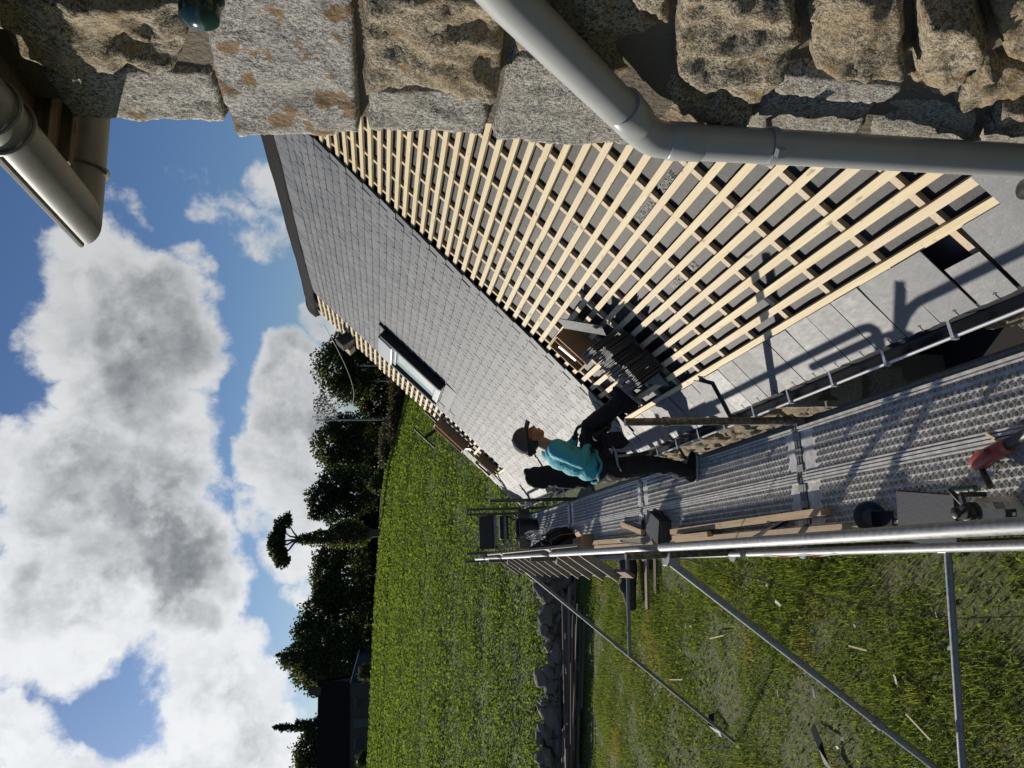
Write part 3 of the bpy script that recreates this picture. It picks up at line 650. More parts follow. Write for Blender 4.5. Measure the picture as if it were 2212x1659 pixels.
strip([gz(-2.15, 9.45), gz(-2.3, 9.2, .12), gz(-2.5, 9.15, .1), gz(-2.75, 8.75, .07), gz(-3.0, 8.45, .1), gz(-3.2, 8.4, .06), gz(-2.95, 8.2, .1)], .05, 'membrane_strip', 'black curling strip of roofing membrane on the grass', 'strip', 'plastic_sheet')
strip([gz(-2.55, 12.6), gz(-2.7, 12.55, .1), gz(-2.8, 12.3, .06)], .06, 'membrane_scrap', 'small black membrane scrap near the foot of the long brace', 'scrap', 'plastic_sheet')
for i in range(26):
    x = random.uniform(-3.2, -.3); y = random.uniform(6.6, 13.5)
    o = MB().prism([(-.05, -.02, 0), (.04, -.03, .01), (.06, .02, .02), (-.03, .03, .01)], (0, 0, .006)).obj('slate_chip', 'pale_scrap' if i % 3 else 'slate'); o.location = gz(x, y, .07); o.rotation_euler = (random.uniform(-.4, .4), random.uniform(-.4, .4), random.uniform(0, 6)); o.scale = (random.uniform(.5, 1.3),) * 3
    tag(o, 'small pale chip of slate or plaster scattered on the grass', 'chip', 'chips scattered on the grass')
for i, (x, y, l, az) in enumerate(((-1.75, 7.35, .35, 1.0), (-1.1, 8.2, .3, 1.5), (-1.3, 11.9, .5, 1.75), (-2.2, 13.9, .6, 1.7))):
    o = MB().bar((-l / 2, 0, 0), (l / 2, 0, .02), .018, .012).obj('wood_offcut', 'batten_wood'); o.location = gz(x, y, .09); o.rotation_euler.z = az
    tag(o, ['pale batten offcut on the grass nearest the thick grey tie tube', 'thin pale stick on the grass below the red and white tape', 'pale stick on the grass beside the bare earth patch', 'pale stick on the grass close to the batten heap'][i], 'offcut')

# ================================================================== LONG HOUSE BEING RE-SLATED
XE, ZE = .955, -2.40; PH = R(46); cs, sn = math.cos(PH), math.sin(PH)
YN, YF = 1.98, 13.42                                   # near and far gable
RM = Matrix(((0, cs, -sn, XE), (-1, 0, 0, 0), (0, sn, cs, ZE), (0, 0, 0, 1)))    # roof space: (-y, up the slope, out of the roof)
def RP(y, s, n=0.0): return RM @ Vector((-y, s, n))
SL = 4.93                                              # slope length eave to ridge
house = thing('long_house', 'low stone long house with its slate roof half finished', 'house', (0, 0, GR))
HI = Matrix.Translation((0, 0, -GR))
def hpart(mb, name, mats, **k): return mb.obj(name, mats, house, mw=HI, **k)
XW = 1.27; RX = XE + SL * cs; RZ = ZE + SL * sn
mb = MB()                                              # wall core with the wide opening
for (y0, y1, z0, z1) in ((YN, 3.95, GR, -2.36), (6.27, 13.1, GR, -2.36), (3.95, 6.27, -2.75, -2.36)):
    mb.box((XW + .25, (y0 + y1) / 2, (z0 + z1) / 2), (.44, y1 - y0, z1 - z0))
mb.prism([(XW + .03, 13.1, GR), (2 * RX - XW, 13.1, GR), (2 * RX - XW, 13.1, -2.3), (RX, 13.1, RZ - .25), (XW + .03, 13.1, -2.36)], (0, -.45, 0))
mb.prism([(XW + .03, 2.45, GR), (2 * RX - XW, 2.45, GR), (2 * RX - XW, 2.45, -2.3), (RX, 2.45, RZ - .25), (XW + .03, 2.45, -2.36)], (0, -.45, 0))
wall = hpart(mb, 'wall', 'mortar')
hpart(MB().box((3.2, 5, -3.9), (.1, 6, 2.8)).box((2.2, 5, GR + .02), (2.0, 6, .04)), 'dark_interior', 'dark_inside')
# stones: polygon in the wall plane pushed out into a rough rounded block
from mathutils.geometry import delaunay_2d_cdt
from mathutils import noise as mn
def stone(poly, out, frame, depth=.10, proud=.02, seed=0, amp=.012, m=26, grid=None, rnd=.035):
    """a block filling a 2d outline, its face built as a fine rough relief; frame(u,v,n)->3d"""
    r = np.random.default_rng(seed); P2 = np.array(poly, float); n = len(P2)
    seg = np.linalg.norm(np.roll(P2, -1, 0) - P2, axis=1); per = seg.sum(); g_ = grid or per / m
    ring = []
    for i in range(n):
        k = max(1, int(round(seg[i] / g_)))
        for t in range(k): ring.append(P2[i] + (P2[(i + 1) % n] - P2[i]) * t / k)
    ring = np.array(ring); c = P2.mean(0); off = Vector(r.uniform(-50, 50, 3))
    for q in ring:
        d = (q - c) / max(np.linalg.norm(q - c), 1e-6); q += d * mn.fractal(Vector((q[0] * 11, q[1] * 11, 3)) + off, 1.0, 2, 2) * amp * .7
    A_ = ring; B_ = np.roll(ring, -1, 0); AB = B_ - A_; L2 = (AB ** 2).sum(1) + 1e-12
    def dist(p):
        t = np.clip(((p - A_) * AB).sum(1) / L2, 0, 1); return np.sqrt((((A_ + AB * t[:, None]) - p) ** 2).sum(1).min())
    def inside(p):
        x, y = p; a, b = A_, B_; cnd = (a[:, 1] > y) != (b[:, 1] > y)
        xi = (b[:, 0] - a[:, 0]) * (y - a[:, 1]) / (b[:, 1] - a[:, 1] + 1e-12) + a[:, 0]; return (cnd & (x < xi)).sum() % 2 == 1
    lo, hi = ring.min(0), ring.max(0); pts = [tuple(q) for q in ring]; nr_ = len(pts)
    for ix, x in enumerate(np.arange(lo[0] + g_ * .5, hi[0], g_)):
        for y in np.arange(lo[1] + g_ * (.5 if ix % 2 else .99), hi[1], g_):
            p = np.array((x, y)) + r.normal(size=2) * g_ * .12
            if inside(p) and dist(p) > g_ * .45: pts.append(tuple(p))
    res = delaunay_2d_cdt([Vector(p) for p in pts], [(i, (i + 1) % nr_) for i in range(nr_)], [], 1, 1e-6)
    V2, F2 = res[0], res[2]; v = []; tx_, ty_ = r.normal(size=2) * amp * 2.2
    for p in V2:
        d = dist(np.array(p)); e = min(1.0, d / rnd); h = proud * (1 - (1 - e) ** 2.2) if e < 1 else proud
        q = Vector((p[0], p[1], 0)); k = .35 + .65 * e
        h += k * amp * (1.1 - 2.6 * abs(mn.fractal(q * 6.5 + off, .9, 2, 2)) + .5 * mn.fractal(q * 11 + off, .9, 2, 3) + .55 * mn.fractal(q * 24 + off, .8, 2.1, 4)) + ((p[0] - c[0]) * tx_ + (p[1] - c[1]) * ty_) * 3 * e
        if amp > .012: h -= amp * 1.2 * max(0, .35 - mn.voronoi(q * 11 + off)[0][0]) * k
        v.append(frame(p[0], p[1], h))
    o0 = len(v); f = [tuple(q) for q in F2]
    for p in V2[:nr_]: v.append(frame(p[0], p[1], -depth))
    f += [(i, o0 + i, o0 + (i + 1) % nr_, (i + 1) % nr_) for i in range(nr_)]
    out.add(v, f); return out
fr_house = lambda u, v_, n: (XW + .03 - n, u, v_)
random.seed(21); i = 0
for (y0, y1, z0, z1) in ((2.0, 3.93, -4.2, -2.42), (6.29, 13.0, -4.6, -2.42)):
    z = z0
    while z < z1 - .05:
        hh = min(random.uniform(.17, .27), z1 - z); y = y0
        while y < y1 - .05:
            w = min(random.uniform(.22, .5), y1 - y); j = lambda: random.uniform(-.018, .018)
            if y1 - y - w < .12: w = y1 - y
            mb = MB(); stone([(y + .012 + j() * .5, z + .012 + j()), (y + w - .012, z + .012 + j()), (y + w - .012 + j() * .5, z + hh - .012 + j()), (y + .012, z + hh - .012 + j())], mb, fr_house, .04, random.uniform(.02, .06), seed=i, amp=.012, m=26)
            o = mb.obj('stone', 'granite_rough', wall, True); i += 1; y += w
        z += hh
for k, (z0, z1) in enumerate(((-4.9, -4.42), (-4.4, -4.0), (-3.98, -3.55), (-3.53, -3.1), (-3.08, -2.77))):    # dressed blocks of the far jamb
    mb = MB(); fr = lambda u, v_, n: (u, 6.285 - n, v_)
    stone([(1.245, z0), (1.70 - .07 * (k % 2), z0), (1.70 - .07 * (k % 2), z1), (1.245, z1)], mb, fr, .03, .03, seed=90 + k, amp=.006, m=20)
    mb.obj('quoin', 'granite_cut', wall, True)
hpart(MB().box((1.60, 5.1, -2.83), (.5, 2.4, .16)), 'lintel', 'old_wood')

# roof deck: breathable membrane sagging between the counter battens
CB = [3.27 + .4 * k for k in range(-3, 26)]            # counter batten lines
ny_, ns_ = 150, 50; gy = np.linspace(YN, 13.0, ny_); gs = np.linspace(-.03, SL - .02, ns_)
GY, GS = np.meshgrid(gy, gs); ph_ = (GY - 3.27) / .4 * 2 * np.pi
GN = -.056 - .008 * (1 - np.cos(ph_)) / 2 + .004 * np.sin(GY * 9 + GS * 13) * (1 - np.cos(ph_)) / 2 + .003 * np.sin(GS * 31 + GY * 5) * (1 - np.cos(ph_)) / 2
a = (np.arange(ns_ - 1)[:, None] * ny_ + np.arange(ny_ - 1)[None]).ravel()
me = npmesh('membrane', np.stack([-GY.ravel(), GS.ravel(), GN.ravel()], 1), np.stack([a, a + ny_, a + ny_ + 1, a + 1], 1), 'membrane'); me.polygons.foreach_set('use_smooth', np.ones(len(a), bool))
roof = link('roof', me, house, HI @ RM); tag(roof, 'grey underlay printed with faint lettering, crossed by new battens')
back = hpart(MB().prism([(RX, YN + .3, RZ), (2 * RX - XE, YN + .3, ZE), (2 * RX - XE, YF - .3, ZE), (RX, YF - .3, RZ)], (-.05, 0, -.05)), 'rear_slope', 'slate_dark')
random.seed(31)
def rbox(y0, y1, s0, s1, n0, n1): return MB().box((-(y0 + y1) / 2, (s0 + s1) / 2, (n0 + n1) / 2), (y1 - y0, s1 - s0, n1 - n0))
cbm = rbox(0, .036, -.0, 4.72, -.056, -.0275).mesh('counter_batten', 'counter_wood')
for y in CB:
    if YN + .1 < y < 6.9 or 11.7 < y < 12.95:
        o = link('counter_batten', cbm, roof, Matrix.Translation((-(y - .018), 0.05 + random.uniform(-.01, .01), 0)) @ Matrix.Rotation(random.gauss(0, .0015), 4, 'Z'))
GA = .1045; ROWS = 45
ends = {}
for k in range(ROWS):
    s = .325 + GA * k
    if s > 4.75: break
    segs = [(YN + .02, 6.62)] if not (1.16 > s > .4) else [(YN + .02, 6.62)]
    jn = random.uniform(3.0, 5.4)
    if random.random() < .55: segs = [(YN + .02, jn), (jn + .003, 6.62 + random.uniform(-.05, .03))]
    if s < .36: segs = [(2.0, 6.5)]
    for (a0, a1) in segs:
        o = rbox(a0, a1, s - .0195, s + .0195, -.0275, -.001 + random.uniform(-.002, .001)).obj('batten', 'batten_wood', roof)
        o.rotation_euler.z = random.gauss(0, .0006)
    if s > .38:
        e1 = 12.92 + random.uniform(-.06, .06) if s < 1.75 else 13.02 + random.uniform(-.05, .05)
        rbox(11.62, e1, s - .021, s + .021, -.0275, -.001).obj('batten', 'batten_wood', roof)
# slates ------------------------------------------------------------
def slate_mesh(seed, w=.2135, L=.32, hook=True):
    r = np.random.default_rng(seed); mb = MB(); m = 7; xs_ = np.linspace(-w / 2, w / 2, m); jb = r.normal(size=m) * .0018
    bot = [(x, jb[i], 0) for i, x in enumerate(xs_)]; poly = bot + [(w / 2, L, 0), (-w / 2, L, 0)]
    mb.prism(poly, (0, 0, .006))
    if hook: mb.box((.0, .010, .0072), (.0028, .030, .0026), 1).box((.0, -.0025, .002), (.0028, .0028, .011), 1).box((-.006, .027, .0070), (.010, .0025, .0024), 1, rotm('Z', 40)).box((.006, .027, .0070), (.010, .0025, .0024), 1, rotm('Z', -40))
    return mb
SM = [slate_mesh(i).mesh('slate', ['slate', 'hook']) for i in range(5)]
slots = []                                              # (y centre, s bottom, extra n)
W_ = .22
for k in range(0, 46):
    s = GA * k - .012
    if s > 4.68: break
    off = .11 * (k % 2)
    y = 6.60 + off + (.06 if k > 1 else 0)
    far = 11.92 + off if s > .36 else 13.36
    while y < far:
        sky = 10.22 < y < 11.44 and 1.86 < s + .12 < 3.32
        if not sky: slots.append((y, s, 0))
        y += W_
for k in range(0, 3):                                   # eave courses already laid below the bare battens
    y = 6.46 - .11 * (k % 2)
    while y > 1.66:
        if k == 0: slots.append((y, -.012 + .001, 0))
        y -= W_
k0 = int((.36) / GA)
for k in range(3, 17):                                   # finished verge strip low on the far gable
    s = GA * k - .012
    for y in ((13.08, 13.30) if k % 2 else (13.19,)): slots.append((y, s, 0))
random.seed(77)
def slate_mw(y, s):
    tilt = -.062 + random.gauss(0, .006)
    return Matrix.Translation((-y, s + random.gauss(0, .0018), .0225 + random.gauss(0, .0008))) @ Matrix.Rotation(tilt, 4, 'X') @ Matrix.Rotation(random.gauss(0, .004), 4, 'Z')
eye = Vector((0, 0, 0)); slots.sort(key=lambda q: (RP(q[0], q[1])).length)
hole = [q for q in slots if q[1] < .01 and q[0] < 6.5]
rest = MB(); nidx = 0
for (y, s, n_) in slots:
    if s < .01 and abs(y - 2.50) < .1: continue          # a short slate leaves a gap here near the wall
    mw = slate_mw(y, s)
    if nidx < 296:
        o = link('slate', SM[nidx % 5], roof, mw); nidx += 1
    else:
        src = SM[random.randrange(5)]
        vv = [mw @ v.co for v in src.vertices]; o0 = len(rest.v); rest.v += [tuple(v) for v in vv]
        for p in src.polygons: rest.f.append(tuple(i + o0 for i in p.vertices)); rest.m.append(p.material_index)
o = rest.obj('slate_courses', ['slate', 'hook'], roof); tag(o, kind='stuff')
under = MB()                                            # doubled half slates under the eave course
y = 1.66
while y < 13.3: under.box((-y, .055, .004), (.214, .13, .005)); y += .22
tag(under.obj('eave_under_slates', 'slate_dark', roof), kind='stuff')
# slates at the abutment with the tall house
link('slate', slate_mesh(90, .19, .205).mesh('slate', ['slate', 'hook']), roof, slate_mw(2.505, -.011))
rbox(YN - .02, 2.17, .30, .62, -.0005, .006).obj('slate', 'slate', roof)
rbox(YN - .02, 2.12, .60, 1.0, -.0002, .0056).obj('slate', 'slate', roof)
# ridge roll of felt
prof = np.array([(-.13, .022), (-.12, .034), (-.095, .042), (-.07, .052), (-.04, .066), (-.01, .074), (.03, .066), (.06, .04), (.10, -.03)])
ry = np.linspace(YN + .05, 13.0, 160); rv = []
for y in ry:
    e = max(0, (y - 11.4) / 1.6)
    for j, (ds, n) in enumerate(prof):
        wob = (.006 * math.sin(y * 2.1) + .004 * math.sin(y * 5.3) + .03 * e * math.sin(y * 11)) * (1 - j / 8) ** 2
        rv.append((-y, SL + ds + wob - .05 * e * (j < 3), n + (.004 * math.sin(y * 3.1 + j * .4) + .002 * math.sin(y * 8 + j)) * (j > 0) + .05 * e * e * (j > 1) * (1 + .3 * math.sin(y * 13 + j))))
np_ = len(prof); a = (np.arange(159)[:, None] * np_ + np.arange(np_ - 1)[None]).ravel()
me = npmesh('ridge_felt', np.array(rv), np.stack([a, a + 1, a + 1 + np_, a + np_], 1), 'ridge_felt'); me.polygons.foreach_set('use_smooth', np.ones(len(a), bool)); link('ridge_felt', me, roof)
# printed lettering on the membrane
def lettering(txt, y, s, size, ang=0, n=-.050, bold=0):
    cu = bpy.data.curves.new('print', 'FONT'); cu.body = txt; cu.size = size; cu.offset = bold; cu.resolution_u = 2
    tmp = bpy.data.objects.new('tmp', cu); COL.objects.link(tmp); dg = bpy.context.evaluated_depsgraph_get(); me = bpy.data.meshes.new_from_object(tmp.evaluated_get(dg)); bpy.data.objects.remove(tmp)
    me.materials.clear(); me.materials.append(M['print_grey'])
    o = link('printed_text', me, roof, Matrix.Translation((-y, s, n)) @ Matrix.Rotation(R(ang), 4, 'Z')); return o
for (txt, y, k) in (('AEROMAX R2 ZONE', 4.75, 22), ('AEROMAX R2', 3.05, 20), ('AEROMAX R2 ZONE', 6.1, 15), ('ZONE 1', 4.66, 12), ('AEROMAX R2 ZONE', 6.0, 31), ('AEROMAX R2', 4.3, 5), ('AEROMAX R2 ZONE', 4.0, 9), ('AEROMAX R2 ZONE', 5.6, 26), ('AEROMAX R2', 3.6, 16)):
    lettering(txt, y, .325 + GA * k + .032, .060)
# roof window -------------------------------------------------------
sk = link('roof_window', rbox(10.24, 11.42, 2.02, 3.30, -.02, .012).mesh('roof_window', 'zinc_dark'), house, HI @ RM); tag(sk, 'dark framed roof window with a half drawn pale blind')
def skp(mb, name, m_, **k): return mb.obj(name, m_, sk, **k)
y0, y1, s0, s1, hN = 10.30, 11.36, 2.08, 3.22, .15
mbs = MB()
for (a0, a1, b0, b1) in ((y0, y0 + .10, s0, s1), (y1 - .10, y1, s0, s1)):
    skp(rbox(a0, a1, b0, b1, .012, hN), 'side_frame', 'black_metal', bevel=.02)
skp(rbox(y0 + .1, y1 - .1, s1 - .26, s1 + .02, .012, hN + .015), 'top_casing', 'grey_metal', bevel=.02)
skp(rbox(y0 + .1, y1 - .1, s0, s0 + .10, .012, hN - .03), 'bottom_casing', 'grey_metal', bevel=.01)
skp(rbox(y0 - .07, y0 - .005, s1 - .05, s1 + .10, .012, .06), 'flashing_box', 'black_metal', bevel=.01)
skp(rbox(y0 - .05, y1 + .05, s0 - .20, s0 - .005, .022, .034), 'apron_flashing', 'zinc_dark')
skp(rbox(y0 + .1, y1 - .1, s0 + .1, s1 - .26, .085, .095), 'pane', 'glass')
skp(MB().prism([(-(y0 + .12), s0 + .12, .098), (-(y0 + .14), s1 - .36, .098), (-(y1 - .35), s0 + .12, .098)], (0, 0, .003)), 'blind', 'blind')
skp(rbox(y0 + .14, y1 - .14, s1 - .31, s1 - .265, .097, .13), 'vent_bar', 'grey_metal', bevel=.005)
# gutter under the eave --------------------------------------------
def half_gutter(p0, p1, r, sidev, n=12, thick=.004, lip=.009):
    """half round trough from p0 to p1; sidev points to the outer lip"""
    p0, p1 = Vector(p0), Vector(p1); sv = Vector(sidev).normalized(); up = Vector((0, 0, 1)); mb = MB(); v = []
    for rr in (r, r - thick):
        for p in (p0, p1):
            for j in range(n + 1):
                a_ = math.pi * j / n; v.append(p + sv * math.cos(a_) * rr - up * math.sin(a_) * rr)
    m = n + 1
    f = [(j, j + 1, m + j + 1, m + j) for j in range(n)] + [(2 * m + j + 1, 2 * m + j, 3 * m + j, 3 * m + j + 1) for j in range(n)]
    f += [(0, m, 3 * m, 2 * m), (n, 2 * m + n, 3 * m + n, m + n)] + [(j, 2 * m + j, 2 * m + j + 1, j + 1) for j in range(n)] + [(m + j, m + j + 1, 3 * m + j + 1, 3 * m + j) for j in range(n)]
    mb.add(v, f); return mb
GX, GZ = .925, -2.425
gut = hpart(half_gutter((GX, 1.5, GZ), (GX, 13.5, GZ - .03), .062, (-1, 0, 0)), 'gutter', 'zinc_dark', smooth=True)
MB().tube([(GX - .064, 1.5, GZ + .002), (GX - .064, 13.5, GZ - .028)], .0085, 8).obj('front_bead', 'zinc_lip', gut, True)
for k in range(26):
    y = 1.895 + k * .455
    MB().box((GX - .066, y, GZ), (.026, .022, .026)).bar((GX - .066, y, GZ + .012), (GX + .05, y, GZ + .03), .018, .004).obj('gutter_clip', 'zinc_lip', gut)
mb = MB(); pr = None                                    # membrane skirt hanging into the gutter
for y in np.linspace(1.55, 13.4, 84):
    row = [RP(y, .04, -.012), RP(y, -.03, -.014 + .004 * math.sin(y * 17)), RP(y, -.055, -.03) + Vector((0, 0, -.02 - .012 * math.sin(y * 7)))]
    if pr: mb.add(pr + row, [(j, j + 3, j + 4, j + 1) for j in range(2)])
    pr = row
hpart(mb, 'membrane_skirt', 'membrane', smooth=True)
for y in (6.75, 8.3, 9.9):
    hpart(MB().tube([(.80, y - .15, -2.75), (XW, y + .12, -2.62)], .012, 6), 'wall_tie', 'tube_old')
# far gable barge boards
hpart(MB().bar(RP(13.06, .0, -.10), RP(13.06, SL, -.10), .03, .14, up=(-sn, 0, cs)), 'verge_board', 'old_wood')

# ================================================================== TALL GRANITE HOUSE AT THE RIGHT
XT = 1.20
tall = thing('granite_house', 'corner of a tall granite house with old grey gutters', 'house', (2.5, 0, GR))
TI = Matrix.Translation((-2.5, 0, -GR))
def tpart(mb, name, mats, **k): return mb.obj(name, mats, tall, mw=TI, **k)
twall = tpart(MB().box((3.215, -2.0, -2.15), (4.0, 7.9, 6.3)), 'wall', 'mortar')
fr_t = lambda u, v_, n: (XT + .03 - n, u, v_)
ST = {'a': [(1.791, .75), (1.761, .408), (1.886, .408), (1.99, .407), (2.0, .643), (2.005, .816), (1.8, .82)], 'b': [(1.473, .706), (1.433, .381), (1.58, .405), (1.694, .462), (1.712, .542), (1.694, .581), (1.765, .73), (1.7, .8), (1.5, .82)],
 'c': [(1.637, .396), (1.431, .366), (1.392, .05), (1.631, .056), (1.961, .052), (1.988, .392), (1.835, .4)], 'C': [(1.392, .040), (1.358, -.237), (1.573, -.292), (1.707, -.303), (1.752, -.29), (1.744, -.209), (1.726, -.09), (1.75, .044)],
 'D': [(1.768, .036), (1.762, -.091), (1.775, -.211), (1.79, -.292), (1.945, -.3), (1.989, -.284), (1.973, .036)], 'E': [(1.595, -.310), (1.606, -.408), (1.755, -.6), (1.99, -.78), (2.0, -.44), (1.986, -.317), (1.737, -.312)],
 'Q': [(1.356, -.250), (1.33, -.46), (1.482, -.655), (1.575, -.69), (1.725, -.61), (1.585, -.413), (1.56, -.306)], 'G': [(1.312, -.62), (1.294, -.756), (1.279, -.872), (1.445, -.972), (1.559, -1.0), (1.665, -.998), (1.67, -.888), (1.658, -.79), (1.585, -.718)],
 'F': [(1.329, -.472), (1.312, -.605), (1.462, -.66), (1.40, -.55)], 'H': [(1.586, -.98), (1.565, -1.057), (1.57, -1.345), (1.641, -1.368), (1.68, -1.36), (1.679, -1.025)], 'I': [(1.278, -.895), (1.25, -1.112), (1.414, -1.235), (1.545, -1.33), (1.53, -1.111), (1.53, -1.05)],
 'J': [(1.249, -1.13), (1.233, -1.257), (1.391, -1.438), (1.463, -1.487), (1.544, -1.515), (1.665, -1.548), (1.672, -1.42), (1.544, -1.35)], 'J2': [(1.232, -1.275), (1.213, -1.427), (1.47, -1.673), (1.467, -1.542), (1.385, -1.455)],
 'K': [(1.643, -1.555), (1.483, -1.522), (1.49, -1.626), (1.486, -1.689), (1.595, -1.793), (1.635, -1.674), (1.712, -1.69), (1.704, -1.6)], 'L': [(1.72, -1.725), (1.654, -1.7), (1.611, -1.812), (1.798, -1.987), (1.79, -1.795)],
 'P': [(1.637, -.69), (1.603, -.715), (1.69, -.79), (1.703, -.897), (1.697, -1.006), (1.869, -1.04), (1.99, -.94), (2.0, -.80), (1.76, -.62)], 'M': [(1.705, -1.031), (1.703, -1.362), (1.796, -1.392), (1.99, -1.46), (2.0, -.96), (1.88, -1.05)],
 'N': [(1.702, -1.382), (1.695, -1.569), (1.738, -1.708), (1.99, -1.87), (1.99, -1.482), (1.799, -1.406)], 'O': [(1.747, -1.732), (1.814, -2.0), (1.991, -2.17), (1.99, -1.885)]}
PR = {'a': .03, 'b': .085, 'c': .055, 'C': .075, 'D': .035, 'E': .04, 'Q': .03, 'G': .075, 'F': .05, 'H': .055, 'I': .085, 'J': .08, 'J2': .07, 'K': .05, 'L': .05, 'P': .02, 'M': .02, 'N': .025, 'O': .025}
CUT = 'acDEHMNO'
for i, (k, poly) in enumerate(ST.items()):
    mb = MB(); stone(poly, mb, fr_t, .22, PR[k], seed=200 + i, amp=.006 if k in CUT else .019, grid=.0125, rnd=.010 if k in CUT else .014)
    mb.obj('quoin' if k in 'acDE' else 'stone', 'granite_lichen' if k == 'c' else 'granite_cut' if k in CUT else 'granite_rough', twall, 'all')
random.seed(41); z = -3.2; i = 0
while z < .80:
    hh = min(random.uniform(.2, .34), .82 - z); yb = float(np.interp(z + hh / 2, [-2.1, -1.9, -1.45, -.9, -.25, .7], [1.99, 1.4, 1.19, 1.26, 1.33, 1.44])); y = -1.0
    while y < yb - .08:
        w = min(random.uniform(.28, .6), yb - y); w = yb - y if yb - y - w < .15 else w; j = lambda: random.uniform(-.02, .02)
        mb = MB(); stone([(y + .012, z + .012 + j()), (y + w - .012, z + .012 + j()), (y + w - .012 + j(), z + hh - .012), (y + .012 + j(), z + hh - .012)], mb, fr_t, .05, random.uniform(.03, .09), seed=400 + i, amp=.016, m=16)
        mb.obj('stone', 'granite_rough', twall, True); i += 1; y += w
    z += hh
tpart(MB().box((1.28, -2.12, .905), (.46, 8.4, .03)), 'soffit', 'old_wood')
tpart(MB().box((1.065, -2.13, .90), (.03, 8.39, .10)).box((3.0, 2.045, .885), (3.84, .03, .13)).box((1.16, 2.0, .875), (.22, .07, .05)), 'fascia', 'old_wood')
tpart(MB().prism([(1.12, -6.3, .95), (1.12, 2.07, .95), (3.3, 2.07, 2.75), (3.3, -6.3, 2.75)], (0, 0, .05)), 'roof', 'slate_dark')
def mitre_gutter(a_, b_, r, sv, ext, thick=.004, n=16):
    a_, b_, sv = Vector(a_), Vector(b_), Vector(sv); d = (b_ - a_).normalized(); v = []; mb = MB(); up = Vector((0, 0, 1))
    for rr in (r, r - thick):
        for p, e in ((a_, ext[0]), (b_, ext[1])):
            for j in range(n + 1):
                t_ = math.pi * j / n; c = math.cos(t_) * rr; v.append(p + sv * c - up * math.sin(t_) * rr + d * c * e)
    m = n + 1
    f = [(j, j + 1, m + j + 1, m + j) for j in range(n)] + [(2 * m + j + 1, 2 * m + j, 3 * m + j, 3 * m + j + 1) for j in range(n)] + [(0, m, 3 * m, 2 * m), (n, 2 * m + n, 3 * m + n, m + n)]
    mb.add(v, f); return mb
GTX, GTY, GTZ = .985, 2.145, .835
g1 = tpart(mitre_gutter((GTX, -5, GTZ + .03), (GTX, GTY, GTZ), .066, (-1, 0, 0), (0, 1)), 'gutter', 'pvc_old', smooth=True)
MB().tube([(GTX - .066, -5, GTZ + .034), (GTX - .066, GTY + .066, GTZ + .004)], .009, 8).obj('lip', 'pvc_old', g1, True)
g2 = tpart(mitre_gutter((GTX, GTY, GTZ), (4.2, GTY, GTZ + .02), .066, (0, 1, 0), (-1, 0)), 'gutter', 'pvc_old', smooth=True)
MB().tube([(GTX - .066, GTY + .066, GTZ + .004), (4.2, GTY + .066, GTZ + .024)], .009, 8).obj('lip', 'pvc_old', g2, True)
for (c, ax, par) in (((GTX, 1.70, GTZ), 'y', g1), ((GTX, 1.63, GTZ), 'y', g1), ((1.115, GTY, GTZ), 'x', g2)):
    pts = []
    for j in range(15):
        t_ = math.pi * j / 14; q = math.cos(t_) * .071; pts.append(Vector(c) + (Vector((-q, 0, -math.sin(t_) * .071)) if ax == 'y' else Vector((0, q, -math.sin(t_) * .071))))
    MB().tube(pts, .0055, 6).obj('union_ring', 'pvc_old', par, True)
# downpipe
PX, PY = 1.125, 1.84
arc = [(PX, PY, -3.4), (PX, PY, -.80), (PX, PY - .004, -.765), (PX, PY - .018, -.735), (PX, PY - .04, -.708), (PX, PY - .06, -.688), (PX, 1.337, -.255), (PX - .005, .75, .25), (1.0, .52, .46), (GTX, .48, .60), (GTX, .48, .78)]
dp = tpart(MB().tube(arc, .050, 28), 'downpipe', 'pvc_grey', smooth='all')
for (p, d, r, L) in (((PX, PY, -.84), (0, 0, 1), .0535, .10), ((PX, PY - .115, -.642), (0, -.757, .653), .0535, .10)):
    p, d = Vector(p), Vector(d); MB().tube([p - d * L / 2, p - d * (L / 2 - .004), p + d * (L / 2 - .004), p + d * L / 2], [r - .003, r, r, r - .003], 28).obj('socket', 'pvc_grey', dp, True)
for zb in (-1.10, -2.6):
    b = MB().tube([(PX, PY, zb - .011), (PX, PY, zb + .011)], .0555, 28).obj('pipe_bracket', 'pvc_grey', dp, True)
    MB().box((PX - .045, PY - .045, zb), (.03, .022, .022), M3=rotm('Z', 45)).obj('screw_lug', 'pvc_grey', b); MB().box((PX + .07, PY, zb), (.06, .02, .018)).obj('stud', 'grey_metal', b)
ins = MB().lathe([(.018, -.03), (.024, 0), (.040, .008), (.046, .030), (.034, .042), (.040, .052), (.038, .075), (.020, .088), (.004, .09)], (1.13, 1.385, .350), 24, M3=rotm('Y', -90)).obj('wall_insulator', 'insulator', tall, True); ins.matrix_basis = TI
MB().tube([(1.13, 1.385, .35), (1.12, 1.37, .41), (1.10, 1.31, .42), (1.09, 1.1, .45)], .006, 6).obj('wire', 'black_plastic', ins, True)

